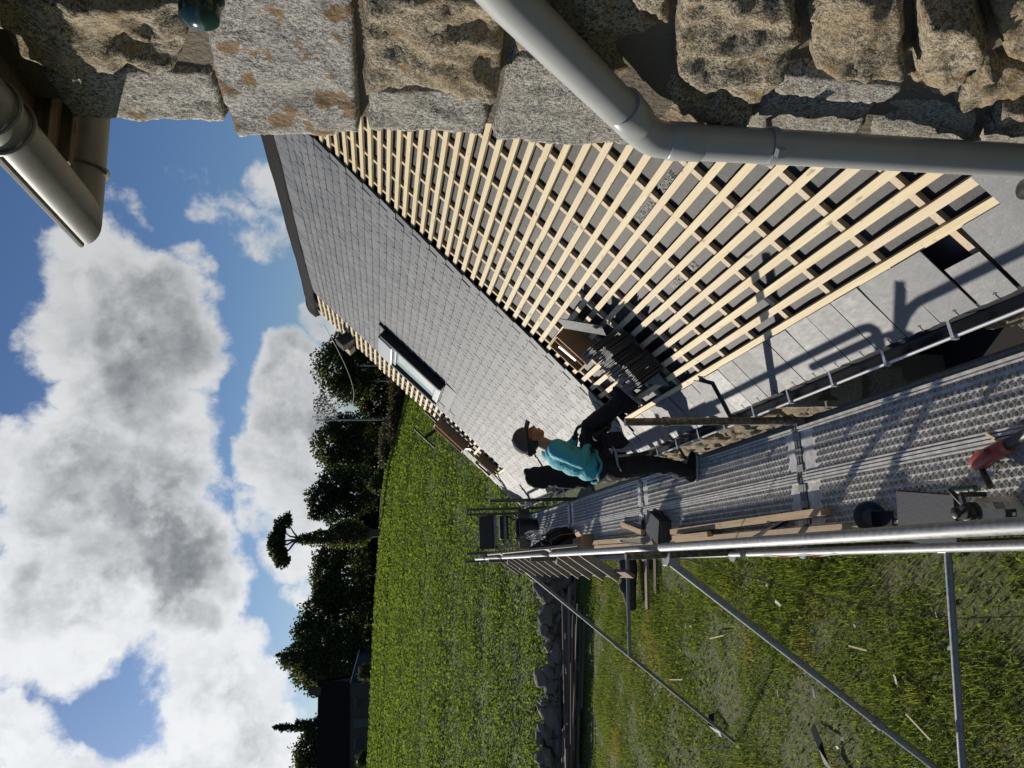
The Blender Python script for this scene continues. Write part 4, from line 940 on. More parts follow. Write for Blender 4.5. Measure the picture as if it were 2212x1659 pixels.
# ================================================================== SCAFFOLD
sc = thing('scaffold', 'galvanised tube scaffold with perforated steel decks along the eave', 'scaffold', (.4, 7.5, GR))
SI = Matrix.Translation((-.4, -7.5, -GR))
def spart(mb, name, mats, **k): return mb.obj(name, mats, sc, mw=SI, **k)
BAY = [1.43, 4.49, 7.55, 10.61, 13.67]
def plank_mesh():
    mb = MB(); L = 2.985; W = .318; py = .0425; cols = 7; px = .040; x0 = -(cols * px) / 2
    def flat(xa, xb, ya, yb): mb.add([(xa, ya, 0), (xb, ya, 0), (xb, yb, 0), (xa, yb, 0)], [(0, 1, 2, 3)])
    ya, yb = -L / 2 + .10, L / 2 - .10; rows = int((yb - ya) / py) - 1
    for c in range(cols):
        xa = x0 + c * px; st = ya + (py / 2 if c % 2 else 0); flat(xa, xa + px, -L / 2, st); flat(xa, xa + px, st + rows * py, L / 2)
        for r_ in range(rows):
            cx, cy = xa + px / 2, st + (r_ + .5) * py; v = []; hx, hy = px / 2, py / 2
            v += [(cx + a_ * hx, cy + b_ * hy, 0) for a_, b_ in ((1, 0), (1, 1), (0, 1), (-1, 1), (-1, 0), (-1, -1), (0, -1), (1, -1))]
            for rad, z in ((.0172, 0), (.0140, .0085), (.0128, .0083), (.0132, -.014)):
                v += [(cx + math.cos(math.pi * j / 4) * rad, cy + math.sin(math.pi * j / 4) * rad, z) for j in range(8)]
            mb.add(v, [(q * 8 + j, q * 8 + (j + 1) % 8, q * 8 + 8 + (j + 1) % 8, q * 8 + 8 + j) for q in range(4) for j in range(8)])
    xe = -x0
    flat(-W / 2, x0, -L / 2, L / 2); flat(xe, W / 2, -L / 2, L / 2)
    for s in (-1, 1):
        mb.box((s * (W / 2 - .006), 0, .007), (.012, L, .018)); mb.box((s * (W / 2 - .026), 0, .005), (.009, L, .012)); mb.box((s * (W / 2 - .003), 0, -.03), (.006, L, .06)); mb.box((0, s * (L / 2 - .003), -.025), (W, .006, .05))
    return mb
PM = plank_mesh().mesh('deck_plank', 'deck_steel')
for b in range(4):
    ym = (BAY[b] + BAY[b + 1]) / 2
    for x in (.593, .269):
        o = link('deck_plank', PM, sc, SI @ Matrix.Translation((x, ym, DK + random.uniform(-.003, .003))))
        for e in (-1, 1):
            for q in (-.10, 0, .10): MB().prism([(q - .022, e * 1.49, -.001), (q - .022, e * 1.536, -.001), (q - .022, e * 1.54, -.03), (q - .022, e * 1.546, -.03), (q - .022, e * 1.546, .009), (q - .022, e * 1.49, .009)], (.044, 0, 0)).obj('end_hook', 'galvanised', o)
for b, y in enumerate(BAY):
    spart(MB().box((.42, y, DK - .03), (.80, .048, .05)).box((.42, y - .014, DK - .002), (.78, .006, .008)).box((.42, y + .014, DK - .002), (.78, .006, .008)), 'transom', 'galvanised')
    mb = MB().tube([(.80, y, GR), (.80, y, -1.485)], .0242, 14)
    p = spart(mb, 'inner_post', 'tube_old', smooth=True)
    for zz in (-1.75, -2.56, -3.6): MB().tube([(.80, y, zz - .02), (.80, y, zz + .02)], .031, 14).obj('sleeve', 'tube_old', p, True)
    yo = y + .10
    mb = MB().tube([(-.005, yo, GR), (-.005, yo, -1.46)], .0242, 14)
    p = spart(mb, 'outer_post', 'tube_old', smooth=True)
    for zz in (-1.72, -2.15, -2.62, -3.7): MB().lathe([(.03, -.005), (.062, -.004), (.062, .004), (.03, .005)], (-.005, yo, zz), 16).obj('rosette', 'galvanised', p)
    spart(MB().tube([(.80, y, -3.72), (-.005, yo, -3.72)], .021, 10), 'transom_tube', 'galvanised', smooth=True)
for x in (.80, -.02):
    spart(MB().tube([(x, 1.4, DK - .09), (x, 13.7, DK - .09)], .021, 10), 'ledger', 'galvanised', smooth=True)
# guardrail frames with rounded ends, hung between the outer posts
for b in range(4):
    a0, a1 = BAY[b] + .17, BAY[b + 1] + .03; x = .036; z = -1.625; pts = []
    for k in range(7): t_ = k / 6 * math.pi / 2; pts.append((x, a0 + .13 * (1 - math.sin(t_)), z - .13 + .13 * math.sin(math.pi / 2 - (math.pi / 2 - t_)) if False else z - .13 * (1 - math.cos(math.pi / 2 - t_))))
    pts = [(x, a0, -2.16), (x, a0, z - .14)] + [(x, a0 + .14 * (1 - math.cos(t_)), z - .14 + .14 * math.sin(t_)) for t_ in (.39, .79, 1.18, 1.57)] + [(x, a1 - .14 * (1 - math.cos(t_)), z - .14 + .14 * math.sin(t_)) for t_ in (1.57, 1.18, .79, .39)] + [(x, a1, z - .14), (x, a1, -2.16)]
    g_ = spart(MB().tube(pts, .0235, 14), 'guardrail', 'galvanised', smooth='all')
    MB().tube([(-.018, a0 - .1, -2.13), (-.018, a1 + .1, -2.13)], .0185, 12).obj('mid_rail', 'galvanised', g_, True)
    MB().tube([(-.012, a0 - .05, -2.20), (-.012, a1 + .06, -2.20)], .008, 8).obj('locking_bar', 'grey_metal', g_, True)
    for q in (.3, 1.2, 2.3): MB().prism([(-.03, a0 + q, -2.145), (-.03, a0 + q + .07, -2.145), (-.03, a0 + q + .035, -2.20)], (.008, 0, 0)).obj('lug', 'galvanised', g_)
# stubs of open tube lying on top of the rail next to the posts
for y in (4.66, 7.72): spart(MB().tube([(.022, y + .03, -1.70), (.022, y + .62, -1.70)], .024, 14), 'rail_stub', 'tube_old', smooth=True)
# raking braces and their ties
for k, (a_, b_) in enumerate((((-.04, 4.62, -1.74), (-2.66, 5.51, GR)), ((-.10, 10.68, -1.90), (-2.83, 11.84, GR)))):
    br = spart(MB().tube([a_, b_], .0245, 14), 'raking_brace', 'galvanised', smooth=True)
    MB().box(Vector(a_) + Vector((.0, 0, -.02)), (.07, .075, .09)).obj('clamp', 'grey_metal', br, bevel=.008)
    d = (Vector(b_) - Vector(a_)).normalized(); c = Vector(a_) + d * 1.9
    MB().tube([c - d * .04, c + d * .04], .032, 12).obj('collar', 'galvanised', br, True); MB().box((b_[0], b_[1], H(b_[0], b_[1]) + .02), (.15, .15, .012)).obj('base_plate', 'tube_old', br)
spart(MB().tube([(-.02, 4.60, -3.655), (-1.66, 4.83, -3.665)], .0242, 14), 'tie_tube', 'galvanised', smooth=True)
spart(MB().tube([(-.02, 10.66, -3.42), (-1.38, 10.90, -3.43)], .0242, 14), 'tie_tube', 'galvanised', smooth=True)
spart(MB().box((-.03, 4.58, -3.63), (.07, .09, .09)), 'clamp', 'grey_metal', bevel=.008)
# toe board across the far end and along the wall side
spart(MB().box((.55, 13.74, DK + .09), (.74, .03, .2)), 'end_toe_board', 'old_wood')
spart(MB().box((-.035, 3.45, -2.28), (.006, .16, .13)), 'label_board', 'board_wood')
# hoist at the far end
ho = thing('ladder_hoist', 'roofers ladder hoist with dark plywood tray at the far scaffold end', 'hoist', (.52, 13.95, DK))
def hp(mb, name, m_, **k): return mb.obj(name, m_, ho, **k)
hp(MB().box((0, .0, .72), (.64, .03, .31)), 'tray_board', 'slate_dark'); hp(MB().box((0, -.03, .585), (.68, .05, .05)).box((0, -.03, .40), (.66, .04, .03)), 'tray_frame', 'galvanised')
for q in (-.29, .29): hp(MB().bar((q, -.03, 0), (q, -.03, .6), .04, .05, up=(0, 1, 0)), 'rail', 'galvanised')
for zz in (.1, .2, .3, .42): hp(MB().tube([(-.29, -.03, zz), (.29, -.03, zz)], .014, 8), 'rung', 'galvanised')
hp(MB().box((.05, .06, .42), (.42, .2, .16)), 'motor', 'black_plastic', bevel=.02); hp(MB().tube([(.3, -.05, .45), (.18, -.12, .25), (.25, -.1, .1), (.1, -.15, .02)], .012, 6), 'power_cable', 'rubber', smooth=True)
for (x, zt) in ((.885, -1.48), (.13, -1.47)):
    o = spart(MB().tube([(x, 13.6, GR), (x, 13.6, zt)], .0242, 12), 'end_post', 'tube_old', smooth=True)

# ================================================================== THINGS ON THE SCAFFOLD DECK
# wooden ladder with flat treads lying along the outside of the guardrail
ld = thing('wooden_ladder', 'long weathered wooden ladder with flat treads tied outside the guardrail', 'ladder', (-.05, 9.1, -1.9))
def lp(mb, name, m_): return mb.obj(name, m_, ld, mw=Matrix.Translation((.05, -9.1, 1.9)))
lp(MB().bar((.068, 6.42, -1.68), (.068, 12.0, -1.66), .03, .11, up=(.6, 0, .8)), 'stringer', 'ladder_wood')
lp(MB().bar((-.150, 6.25, -2.02), (-.150, 12.0, -2.01), .028, .085, up=(.6, 0, .8)), 'stringer', 'old_wood')
for k in range(12):
    y = 6.62 + .447 * k; lp(MB().bar((.06, y, -1.685), (-.19, y - .05, -2.02), .030, .070, up=(.8, 0, -.6)), 'tread', 'ladder_wood')
# timber laid on the deck edge
for k, (a_, b_, w, h, lab) in enumerate((((.185, 6.62, DK + .05), (.205, 4.20, DK + .04), .045, .075, 'long pale timber lying on edge along the outer deck'),
    ((.105, 6.55, DK + .045), (.100, 4.0, DK + .05), .05, .06, 'long pale timber tight against the guardrail behind the other one'), ((.130, 6.5, DK + .10), (.135, 5.75, DK + .10), .04, .04, 'short batten resting on top of the two long timbers'),
    ((.165, 9.35, DK + .035), (.15, 7.55, DK + .03), .05, .05, 'timber lying on the deck between cardboard box and water bottle'), ((.10, 9.3, DK + .03), (.085, 7.2, DK + .03), .06, .04, 'thin timber half under the rail between tool bag and water bottle'),
    ((.335, 8.2, DK + .02), (.215, 7.45, DK + .05), .05, .045, 'short pale offcut lying slantwise on the deck behind the bottle'), ((.20, 4.62, DK + .02), (.06, 5.05, DK + .13), .004, .07, 'thin grey offcut leaning across the long timbers'))):
    tag(MB().bar(a_, b_, w, h).obj('timber', 'board_wood' if k < 6 else 'slate_dark'), lab, 'timber')
def stack(name, label, c, rz, n, w, L, t, cat='slates', rest=None, jit=.006):
    s_ = thing(name, label, cat, c, None, rz); me_ = [slate_mesh(300 + i, w, L, False).mesh('slate', 'slate_dark') for i in range(3)]
    for k in range(n):
        o = link('slate', me_[k % 3], s_); o.location = (random.gauss(0, jit), random.gauss(0, jit) - L / 2, k * t); o.rotation_euler.z = random.gauss(0, .02)
    return s_
random.seed(4)
stack('slate_pile', 'neat low pile of dark slates on the deck beside the post clamp', (.245, 6.95, DK + .012), R(-22), 16, .22, .32, .0075)
stack('slate_pile', 'two dark slates lying on the deck behind the water bottle', (.235, 7.62, DK + .012), R(10), 4, .16, .22, .008)
stack('slate_pile', 'wide dark slates lying on the deck under the sprayer spout', (.115, 3.38, DK + .012), R(-8), 3, .24, .40, .007)
# bottle
o = thing('water_bottle', 'clear plastic water bottle standing among the timbers', 'bottle', (.135, 7.36, DK + .01))
MB().lathe([(.038, 0), (.042, .01), (.041, .06), (.043, .07), (.041, .12), (.043, .18), (.040, .21), (.018, .27), (.0135, .275), (.0135, .285)], n=18).obj('body', 'clear_plastic', o, True); MB().lathe([(.0155, .285), (.0155, .305), (.012, .307)], n=14).obj('cap', 'print_white', o)
for k, (x, y) in enumerate(((.40, 12.5), (.33, 12.35))):
    o = thing('water_jug', ['blue tinted water bottle beside the rubber bucket', 'smaller clear bottle in front of the rubber bucket'][k], 'bottle', (x, y, DK + .01)); MB().lathe([(.05, 0), (.055, .02), (.055, .2), (.02, .27), (.016, .30)], n=16).obj('body', 'clear_plastic', o, True); MB().lathe([(.057, .08), (.057, .16)], n=16).obj('paper_label', 'print_white', o)
# rubber bucket
o = thing('rubber_bucket', 'black rubber bucket standing at the far end of the deck', 'bucket', (.53, 12.95, DK + .01))
MB().lathe([(.12, 0), (.13, .005), (.18, .33), (.185, .335), (.172, .335), (.12, .03), (.01, .025)], n=24).obj('shell', 'rubber', o, True)
for s in (-1, 1): MB().tube([(s * .175, -.05, .33), (s * .2, -.04, .38), (s * .2, .04, .38), (s * .175, .05, .33)], .012, 8).obj('handle', 'rubber', o, True)
# tool bag
o = thing('tool_bag', 'black tool bag with yellow piping standing on the deck', 'bag', (.235, 10.55, DK + .01), None, R(-18))
MB().prism([(-.13, -.24, 0), (.13, -.24, 0), (.12, -.24, .2), (.05, -.24, .33), (-.05, -.24, .33), (-.12, -.24, .2)], (0, .48, 0)).obj('body', 'black_cloth', o, bevel=.03)
for q in (-.16, .12): MB().tube([(-.135, q, .02), (-.125, q, .2), (-.055, q, .335), (.055, q, .335), (.125, q, .2), (.135, q, .02)], .007, 6).obj('piping', 'yellow', o, True)
for s in (-1, 1): MB().tube([(s * .06, -.1, .30), (s * .05, -.08, .42), (s * .05, .08, .42), (s * .06, .1, .30)], .012, 8).obj('handle', 'black_plastic', o, True)
MB().box((.128, 0, .12), (.03, .26, .16), M3=rotm('Y', -3)).obj('side_pocket', 'black_cloth', o, bevel=.01)
# cardboard box
o = thing('cardboard_box', 'small open cardboard box on the deck next to the tool bag', 'box', (.16, 9.55, DK + .01), None, R(8))
for (c, sz) in (((0, -.10, .075), (.2, .006, .15)), ((0, .10, .075), (.2, .006, .15)), ((-.10, 0, .075), (.006, .194, .15)), ((.10, 0, .075), (.006, .194, .15)), ((0, 0, .004), (.194, .194, .006))): MB().box(c, sz).obj('panel', 'cardboard', o)
MB().bar((0, .1, .15), (0, .19, .19), .19, .005).obj('flap', 'cardboard', o); MB().bar((.1, 0, .15), (.17, 0, .2), .19, .005).obj('flap', 'cardboard', o)
# black cloth over the rail
mb = MB(); pr = None
for k, y in enumerate(np.linspace(9.9, 12.3, 26)):
    w = .06 + .05 * math.sin(k * .7) ** 2 + .04 * (k / 25); row = [(.13 + w, y, DK + .08 + .05 * math.sin(k)), (.12 + .02 * math.sin(k * 1.3), y, -2.30 + .02 * math.sin(k * .9)), (.08, y, -1.98 + .35 * (k / 25) ** 2), (.035, y, -1.92 + .32 * (k / 25) ** 2), (-.02, y, -1.98 + .28 * (k / 25) ** 2)]
    if pr: mb.add(pr + row, [(j, j + 1, j + 6, j + 5) for j in range(4)])
    pr = row
o = mb.obj('black_jacket', 'black_cloth', None, True); sm = o.modifiers.new('thick', 'SOLIDIFY'); sm.thickness = .02; tag(o, 'black jacket draped inside the guardrail by the ladder top', 'jacket')
# jacket hanging on the inner post behind the roofer
JK = ([(.80, 7.50, -1.47), (.785, 7.48, -1.62), (.76, 7.47, -1.80), (.74, 7.48, -2.0)], [(.83, 7.49, -1.45), (.74, 7.45, -1.47), (.715, 7.44, -1.58)], [(.85, 7.5, -1.5), (.86, 7.47, -1.75), (.84, 7.46, -1.95)])
# grey bowl
o = thing('grey_bowl', 'dented dark grey rubber bowl lying tilted near the guardrail', 'bowl', (.150, 3.78, DK + .045)); MB().lathe([(.02, -.045), (.05, -.042), (.078, .01), (.082, .045), (.076, .045), (.07, .012), (.045, -.032), (.002, -.035)], n=24, M3=rotm('X', 50)).obj('shell', 'bowl_grey', o, True)
MB().prism([(-.10, -.14, -.03), (.02, -.14, -.035), (.03, .12, -.035), (-.07, .14, -.03)], (0, 0, .012)).obj('lid', 'rubber', o)
# pump sprayer
o = thing('pump_sprayer', 'dirty white pump sprayer with black collar by the guardrail', 'sprayer', (.118, 2.86, DK + .008))
MB().lathe([(.052, 0), (.060, .008), (.062, .05), (.0625, .13), (.056, .165), (.040, .190), (.030, .195)], n=28).obj('tank', 'sprayer_white', o, True)
MB().lathe([(.040, .186), (.043, .190), (.043, .205), (.036, .208), (.036, .232), (.030, .236), (.030, .246), (.014, .248)], n=24).obj('collar', 'black_plastic', o, True)
MB().lathe([(.007, .246), (.007, .268), (.023, .270), (.023, .284), (.018, .288)], n=20).obj('pump_knob', 'black_plastic', o, True)
MB().bar((.02, 0, .232), (.075, .0, .238), .022, .018).bar((.075, 0, .245), (.072, -.01, .13), .016, .02, up=(1, 0, 0)).obj('trigger_handle', 'black_plastic', o, bevel=.004)
MB().tube([(.03, .02, .215), (.085, .05, .235), (.10, .065, .237)], [.011, .011, .008], 10).obj('nozzle', 'black_plastic', o, True)
lb = MB()
for k in range(5):
    t_ = -2.2 + .16 * k; lb.box((.0632 * math.cos(t_), .0632 * math.sin(t_), .075), (.002, .0105, .05), M3=Matrix.Rotation(t_, 3, 'Z'))
lbo = lb.obj('printed_label', 'black_plastic', o)
for k, t_ in enumerate((-2.12, -1.80)): MB().lathe([(.0085, 0), (.0085, .0012)], (.0646 * math.cos(t_), .0646 * math.sin(t_), .078 - .014 * k), 12, M3=Matrix.Rotation(t_, 3, 'Z') @ rotm('Y', 90)).obj('pictogram', 'print_white', lbo)
for k in range(6): MB().box((.0628 * math.cos(-1.2), .0628 * math.sin(-1.2), .10 + .008 * k), (.0012, .03, .0025), M3=Matrix.Rotation(-1.2, 3, 'Z')).obj('volume_mark', 'black_plastic', o)
o = MB().tube([(.235, 3.17, DK + .03), (.225, 3.09, DK + .035), (.23, 3.03, DK + .03)], [.017, .019, .016], 10)
for k in range(4): o.tube([(.232 - .002 * k, 3.15 - .03 * k, DK + .03), (.231 - .002 * k, 3.143 - .03 * k, DK + .03)], .0205, 10)
tag(o.obj('cutter_grip', 'green_grip', None, True), 'dark green ribbed tool grip lying behind the sprayer', 'tool')
# red angle grinder
o = thing('angle_grinder', 'red battery angle grinder lying across the plank seam', 'power tool', (.385, 2.83, DK + .055), None, R(8))
MB().tube([(-.035, .155, 0), (-.03, .13, .002), (-.018, .06, .002), (-.008, -.02, 0), (-.005, -.04, 0)], [.028, .036, .034, .030, .026], 16).obj('motor_body', 'tool_red', o, True)
MB().tube([(-.005, -.035, 0), (0, -.09, .004), (.005, -.16, .006), (.008, -.19, .008)], [.027, .024, .026, .034], 14).obj('handle', 'black_plastic', o, True)
MB().box((.01, -.225, .01), (.075, .07, .075)).obj('battery', 'black_plastic', o, bevel=.012)
MB().tube([(-.006, -.03, 0), (-.008, -.055, 0)], .0315, 16).obj('switch_ring', 'tool_red', o, True)
MB().lathe([(.022, 0), (.026, .012), (.03, .02), (.03, .028)], (-.034, .145, -.05), 18).obj('spindle', 'black_plastic', o, True)
MB().lathe([(.058, 0), (.058, .003)], (-.036, .147, -.053), 28).obj('cutting_disc', 'grey_metal', o)
MB().tube([(-.06, .135, -.01), (-.13, .10, .01), (-.15, .09, .015)], [.012, .017, .014], 12).obj('side_handle', 'black_plastic', o, True)
for k in range(3): MB().box((-.012, .02 + .012 * k, .034), (.028, .004, .002)).obj('vent_slot', 'black_plastic', o)
cu = None
# glove beside the grinder
mb = MB(); mb.box((0, 0, .02), (.08, .10, .03))
for k in range(4): mb.tube([(-.03 + .02 * k, .04, .02), (-.032 + .021 * k, .09, .03), (-.03 + .02 * k, .12 - .01 * abs(k - 1), .012)], [.011, .011, .008], 8)
mb.tube([(.035, -.01, .02), (.07, .02, .025), (.08, .05, .02)], [.012, .011, .008], 8); mb.tube([(0, -.04, .02), (0, -.12, .025)], [.035, .045], 10)
o = mb.obj('work_glove', 'glove', None, True); o.location = (.235, 2.63, DK + .02); o.rotation_euler.z = .5; tag(o, 'black work glove dropped on the deck next to the grinder', 'glove')
tag(MB().bar((.455, 2.93, DK + .015), (.425, 2.88, DK + .02), .012, .008).obj('wood_splinter', 'batten_wood'), 'tiny pale wood splinter on the near deck plank', 'splinter')
# striped tape and loose wire on the guardrail
mb = MB(); pr = None
for k in range(15):
    y = 3.55 - .045 * k; row = [(-.03 + .006 * math.sin(k), y, -1.80 - .03 * math.sin(k * .22)), (-.035 + .004 * math.cos(k), y, -1.84 - .035 * math.sin(k * .22))]
    if pr: mb.add(pr + row, [(0, 1, 3, 2)], (k // 3) % 2)
    pr = row
o = mb.obj('barrier_tape', ['print_white', 'red_tape']); sm = o.modifiers.new('t', 'SOLIDIFY'); sm.thickness = .002; tag(o, 'red and white barrier tape caught under the guardrail', 'tape')
tag(MB().tube([(-.03, 5.6, -2.2), (-.2, 5.7, -2.8), (-.42, 5.75, -3.6), (-.6, 5.8, -4.6), (-.62, 5.85, GR)], .005, 5).obj('loose_wire', 'cable', None, True), 'thin brown wire hanging from the rail down to the grass', 'wire')

# ================================================================== THINGS ON THE ROOF
def on_roof(name, label, cat, y, s, n=0, rz=0, grp=None):
    o = bpy.data.objects.new(name, None); COL.objects.link(o); o.matrix_world = RM @ Matrix.Translation((-y, s, n)) @ Matrix.Rotation(rz, 4, 'Z'); o.empty_display_size = .1
    return tag(o, label, cat, grp)
random.seed(13)
st = on_roof('slate_stack', 'tall stack of dark slates standing on edge on the battens', 'slates', 5.30, .52)
sm_ = [slate_mesh(500 + i, .32, .22, False).mesh('slate', 'slate_dark') for i in range(4)]
for k in range(52):
    grp_ = (0, .03, -.02, .045, .0)[min(4, k // 11)]
    o = link('slate', sm_[k % 4], st); o.matrix_basis = Matrix.Translation((grp_ + random.gauss(0, .004), k * .0088, random.gauss(.0, .004) + (.05 if k > 44 else 0))) @ Matrix.Rotation(R(90) - R(random.gauss(12, .8)), 4, 'X') @ Matrix.Rotation(random.gauss(0, .015), 4, 'Y')
for (nm, lab, y, s, n_, mx) in (('leaning_slate', 'single pale slate propped against the wooden tool crate', 5.33, 1.02, .02, rotm('X', 24) @ rotm('Z', 28)), ('loose_slate', 'dark slate lying loose below the slate stack', 5.25, .46, .02, rotm('X', 8) @ rotm('Z', 62)), ('loose_slate', 'slate dropped askew on the eave slates in the rail shadow', 5.02, .0, .042, rotm('X', -3) @ rotm('Z', -32))):
    o = link(nm, slate_mesh(700, .17, .34, False).mesh('slate', 'slate')); o.matrix_world = RM @ Matrix.Translation((-y, s, n_)) @ mx.to_4x4(); tag(o, lab, 'slate')
def crate(lab, y, s, L, W, Hh, rz=0, tools=True, mt='crate_wood', pitch=30):
    c = on_roof('tool_crate', lab, 'crate', y, s, .005, rz, 'wooden tool crates on the roof'); c.matrix_world = c.matrix_world @ Matrix.Rotation(R(0), 4, 'X')
    for (cc, sz) in (((0, 0, .008), (W, L, .014)), ((-W / 2, 0, Hh / 2), (.016, L, Hh)), ((W / 2, 0, Hh / 2), (.016, L, Hh)), ((0, -L / 2, Hh / 2), (W - .02, .016, Hh)), ((0, L / 2, Hh / 2), (W - .02, .016, Hh)), ((0, 0, Hh / 2), (.012, L - .02, Hh * .8))): MB().box(cc, sz).obj('panel', mt, c)
    if tools:
        tag(MB().bar((-.05, -.08, Hh * .75), (-.05, .10, Hh * .8), .035, .03).obj('slate_cutter', 'grey_metal', c)); MB().bar((.05, -.1, Hh * .7), (.06, .09, Hh * .72), .03, .03).obj('pencil_box', 'print_white', c); MB().bar((-.09, -.1, Hh * .6), (-.08, .06, Hh * .6), .03, .04).obj('hook_tin', 'black_plastic', c)
    return c
crate('brown plywood tool crate full of tools next to the slate stack', 5.83, 1.10, .32, .26, .17)
crate('brown plywood crate on the far verge below the black roof bracket', 12.55, 1.65, .62, .30, .16, 0, False)
crate('brown plywood crate on the far verge with tools showing', 12.45, .90, .34, .34, .14, 0, True)
# black roof brackets on the far verge
for k, (y, s) in enumerate(((12.95, 1.85), (12.45, 1.25))):
    b = on_roof('roof_bracket', ['black steel roof bracket standing out over the far verge', 'black steel bracket lying beside the tool crate on the far verge'][k], 'bracket', y, s, .02)
    MB().bar((0, 0, 0), (0, .42, 0), .05, .03).obj('foot_rail', 'black_metal', b)
    if k == 0:
        MB().bar((0, .06, .01), (-.05, .12, .32), .03, .05).obj('arm', 'black_metal', b); MB().bar((-.06, -.12, .33), (-.06, .36, .33), .05, .03).obj('top_rail', 'black_metal', b)
    else: MB().bar((.1, 0, .03), (-.3, .1, .04), .04, .04).obj('arm', 'grey_metal', b)
b = on_roof('slate_stack', 'dark bundle of slates on the far verge below the ridge', 'slates', 12.75, 3.95, .0)
for k in range(16): link('slate', sm_[k % 4], b).matrix_basis = Matrix.Translation((random.gauss(0, .01), k * .011, 0)) @ Matrix.Rotation(R(80), 4, 'X')
b2 = on_roof('roof_hook_board', 'grey board sticking out over the far verge beside the slate bundle', 'board', 13.1, 4.0, .02); MB().box((0, 0, .06), (.3, .16, .12)).obj('board', 'ladder_wood', b2)
b = on_roof('mortar_lump', 'crumpled grey lump of lead flashing on a batten by the downpipe', 'lump', 2.52, 1.28, .02)
mb = MB(); mb.ball((0, 0, 0), (.075, .05, .03), n=14, k=9); mb.v = [tuple(Vector(p) * (1 + .35 * math.sin(p[0] * 90 + p[1] * 60) * math.sin(p[1] * 110 + p[2] * 80))) for p in mb.v]; mb.obj('lump', 'concrete', b, True)
b = on_roof('flashing_sheet', 'pale lead sheet with a round hole at the foot of the downpipe', 'flashing', 2.07, .26, .03)
MB().box((0, .05, .0), (.2, .30, .004)).obj('sheet', 'slate', b); MB().lathe([(.024, 0), (.028, .02), (.020, .022), (.018, .004)], (0.02, .05, .002), 20).obj('pipe_sleeve', 'black_plastic', b, True)

# ================================================================== THE ROOFER
man = thing('person', 'roofer in turquoise shirt, black trousers and dark cap, one foot on the roof', 'person', (.66, 6.12, DK))
MI = Matrix.Translation((-.66, -6.12, -DK))
def chain(mb, pts, rad, n=14):
    P_ = [Vector(p) for p in pts]; sub = []; rs = []
    for i in range(len(P_) - 1):
        for t_ in np.linspace(0, 1, 5)[:-1]: sub.append(P_[i].lerp(P_[i + 1], t_)); rs.append(rad[i] + (rad[i + 1] - rad[i]) * t_)
    sub.append(P_[-1]); rs.append(rad[-1]); mb.tube(sub, rs, n); mb.ball(sub[0], rs[0], n=n); mb.ball(sub[-1], rs[-1], n=n); return mb
def flesh(mb, name, mt, parent=man, vox=.011, sm=4, disp=None, mw=MI):
    o = mb.obj(name, mt, parent, False, mw); r_ = o.modifiers.new('remesh', 'REMESH'); r_.mode = 'VOXEL'; r_.voxel_size = vox; r_.use_smooth_shade = True
    s_ = o.modifiers.new('smooth', 'SMOOTH'); s_.factor = .5; s_.iterations = sm
    if disp:
        tx = bpy.data.textures.new('folds', 'CLOUDS'); tx.noise_scale = disp[0]; d = o.modifiers.new('folds', 'DISPLACE'); d.texture = tx; d.strength = disp[1]; d.mid_level = .5; d.texture_coords = 'LOCAL'
    return o
mb = MB()
for q, r_ in zip(JK, ([.060, .085, .095, .08], [.055, .058, .045], [.04, .05, .04])): chain(mb, q, r_)
jk = flesh(mb, 'work_jacket', 'black_cloth', None, .012, 3, (.06, .035), Matrix.Identity(4)); tag(jk, 'dark work jacket hung over the inner post behind the roofer', 'jacket')
HC = Vector((.965, 6.18, -1.205))
hipR, kneeR, ankR = (.715, 6.10, -1.86), (.725, 6.07, -2.20), (.655, 6.08, -2.55)
hipL, kneeL, ankL = (.765, 6.30, -1.84), (1.085, 6.27, -1.76), (1.265, 6.02, -2.03)
shR, elR, wrR, haR = (.845, 6.01, -1.40), (.735, 5.98, -1.595), (.865, 6.03, -1.660), (.97, 6.07, -1.62)
shL, elL, wrL, haL = (.885, 6.34, -1.435), (.93, 6.46, -1.62), (.985, 6.42, -1.655), (1.05, 6.38, -1.66)
# body: one continuous figure (head, neck, trunk, limbs)
mb = MB()
mb.ball(HC + Vector((-.015, 0, .03)), (.098, .076, .098), n=20, k=14); mb.ball(HC + Vector((.028, 0, -.045)), (.062, .058, .078), n=16, k=10); mb.ball(HC + Vector((.048, 0, -.108)), (.032, .034, .028), n=12)
mb.tube([HC + Vector((.083, 0, -.012)), HC + Vector((.108, 0, -.052)), HC + Vector((.085, 0, -.062))], [.010, .014, .012], 8)      # nose
mb.ball(HC + Vector((.082, 0, -.088)), (.014, .022, .011), n=10)                                                   # lips
for s in (-1, 1): mb.ball(HC + Vector((-.010, s * .076, -.04)), (.018, .010, .030), n=10); mb.ball(HC + Vector((.070, s * .032, .004)), (.016, .02, .012), n=8)
chain(mb, [(.945, 6.18, -1.29), (.895, 6.18, -1.39)], [.052, .058]); chain(mb, [(.86, 6.18, -1.44), (.78, 6.18, -1.58), (.735, 6.18, -1.82)], [.085, .10, .095])
for q in ((shR, elR, wrR), (shL, elL, wrL)): chain(mb, q, [.042, .034, .024])
for q in ((hipR, kneeR, ankR), (hipL, kneeL, ankL)): chain(mb, q, [.065, .045, .032])
body = flesh(mb, 'body', 'skin', vox=.008, sm=3)
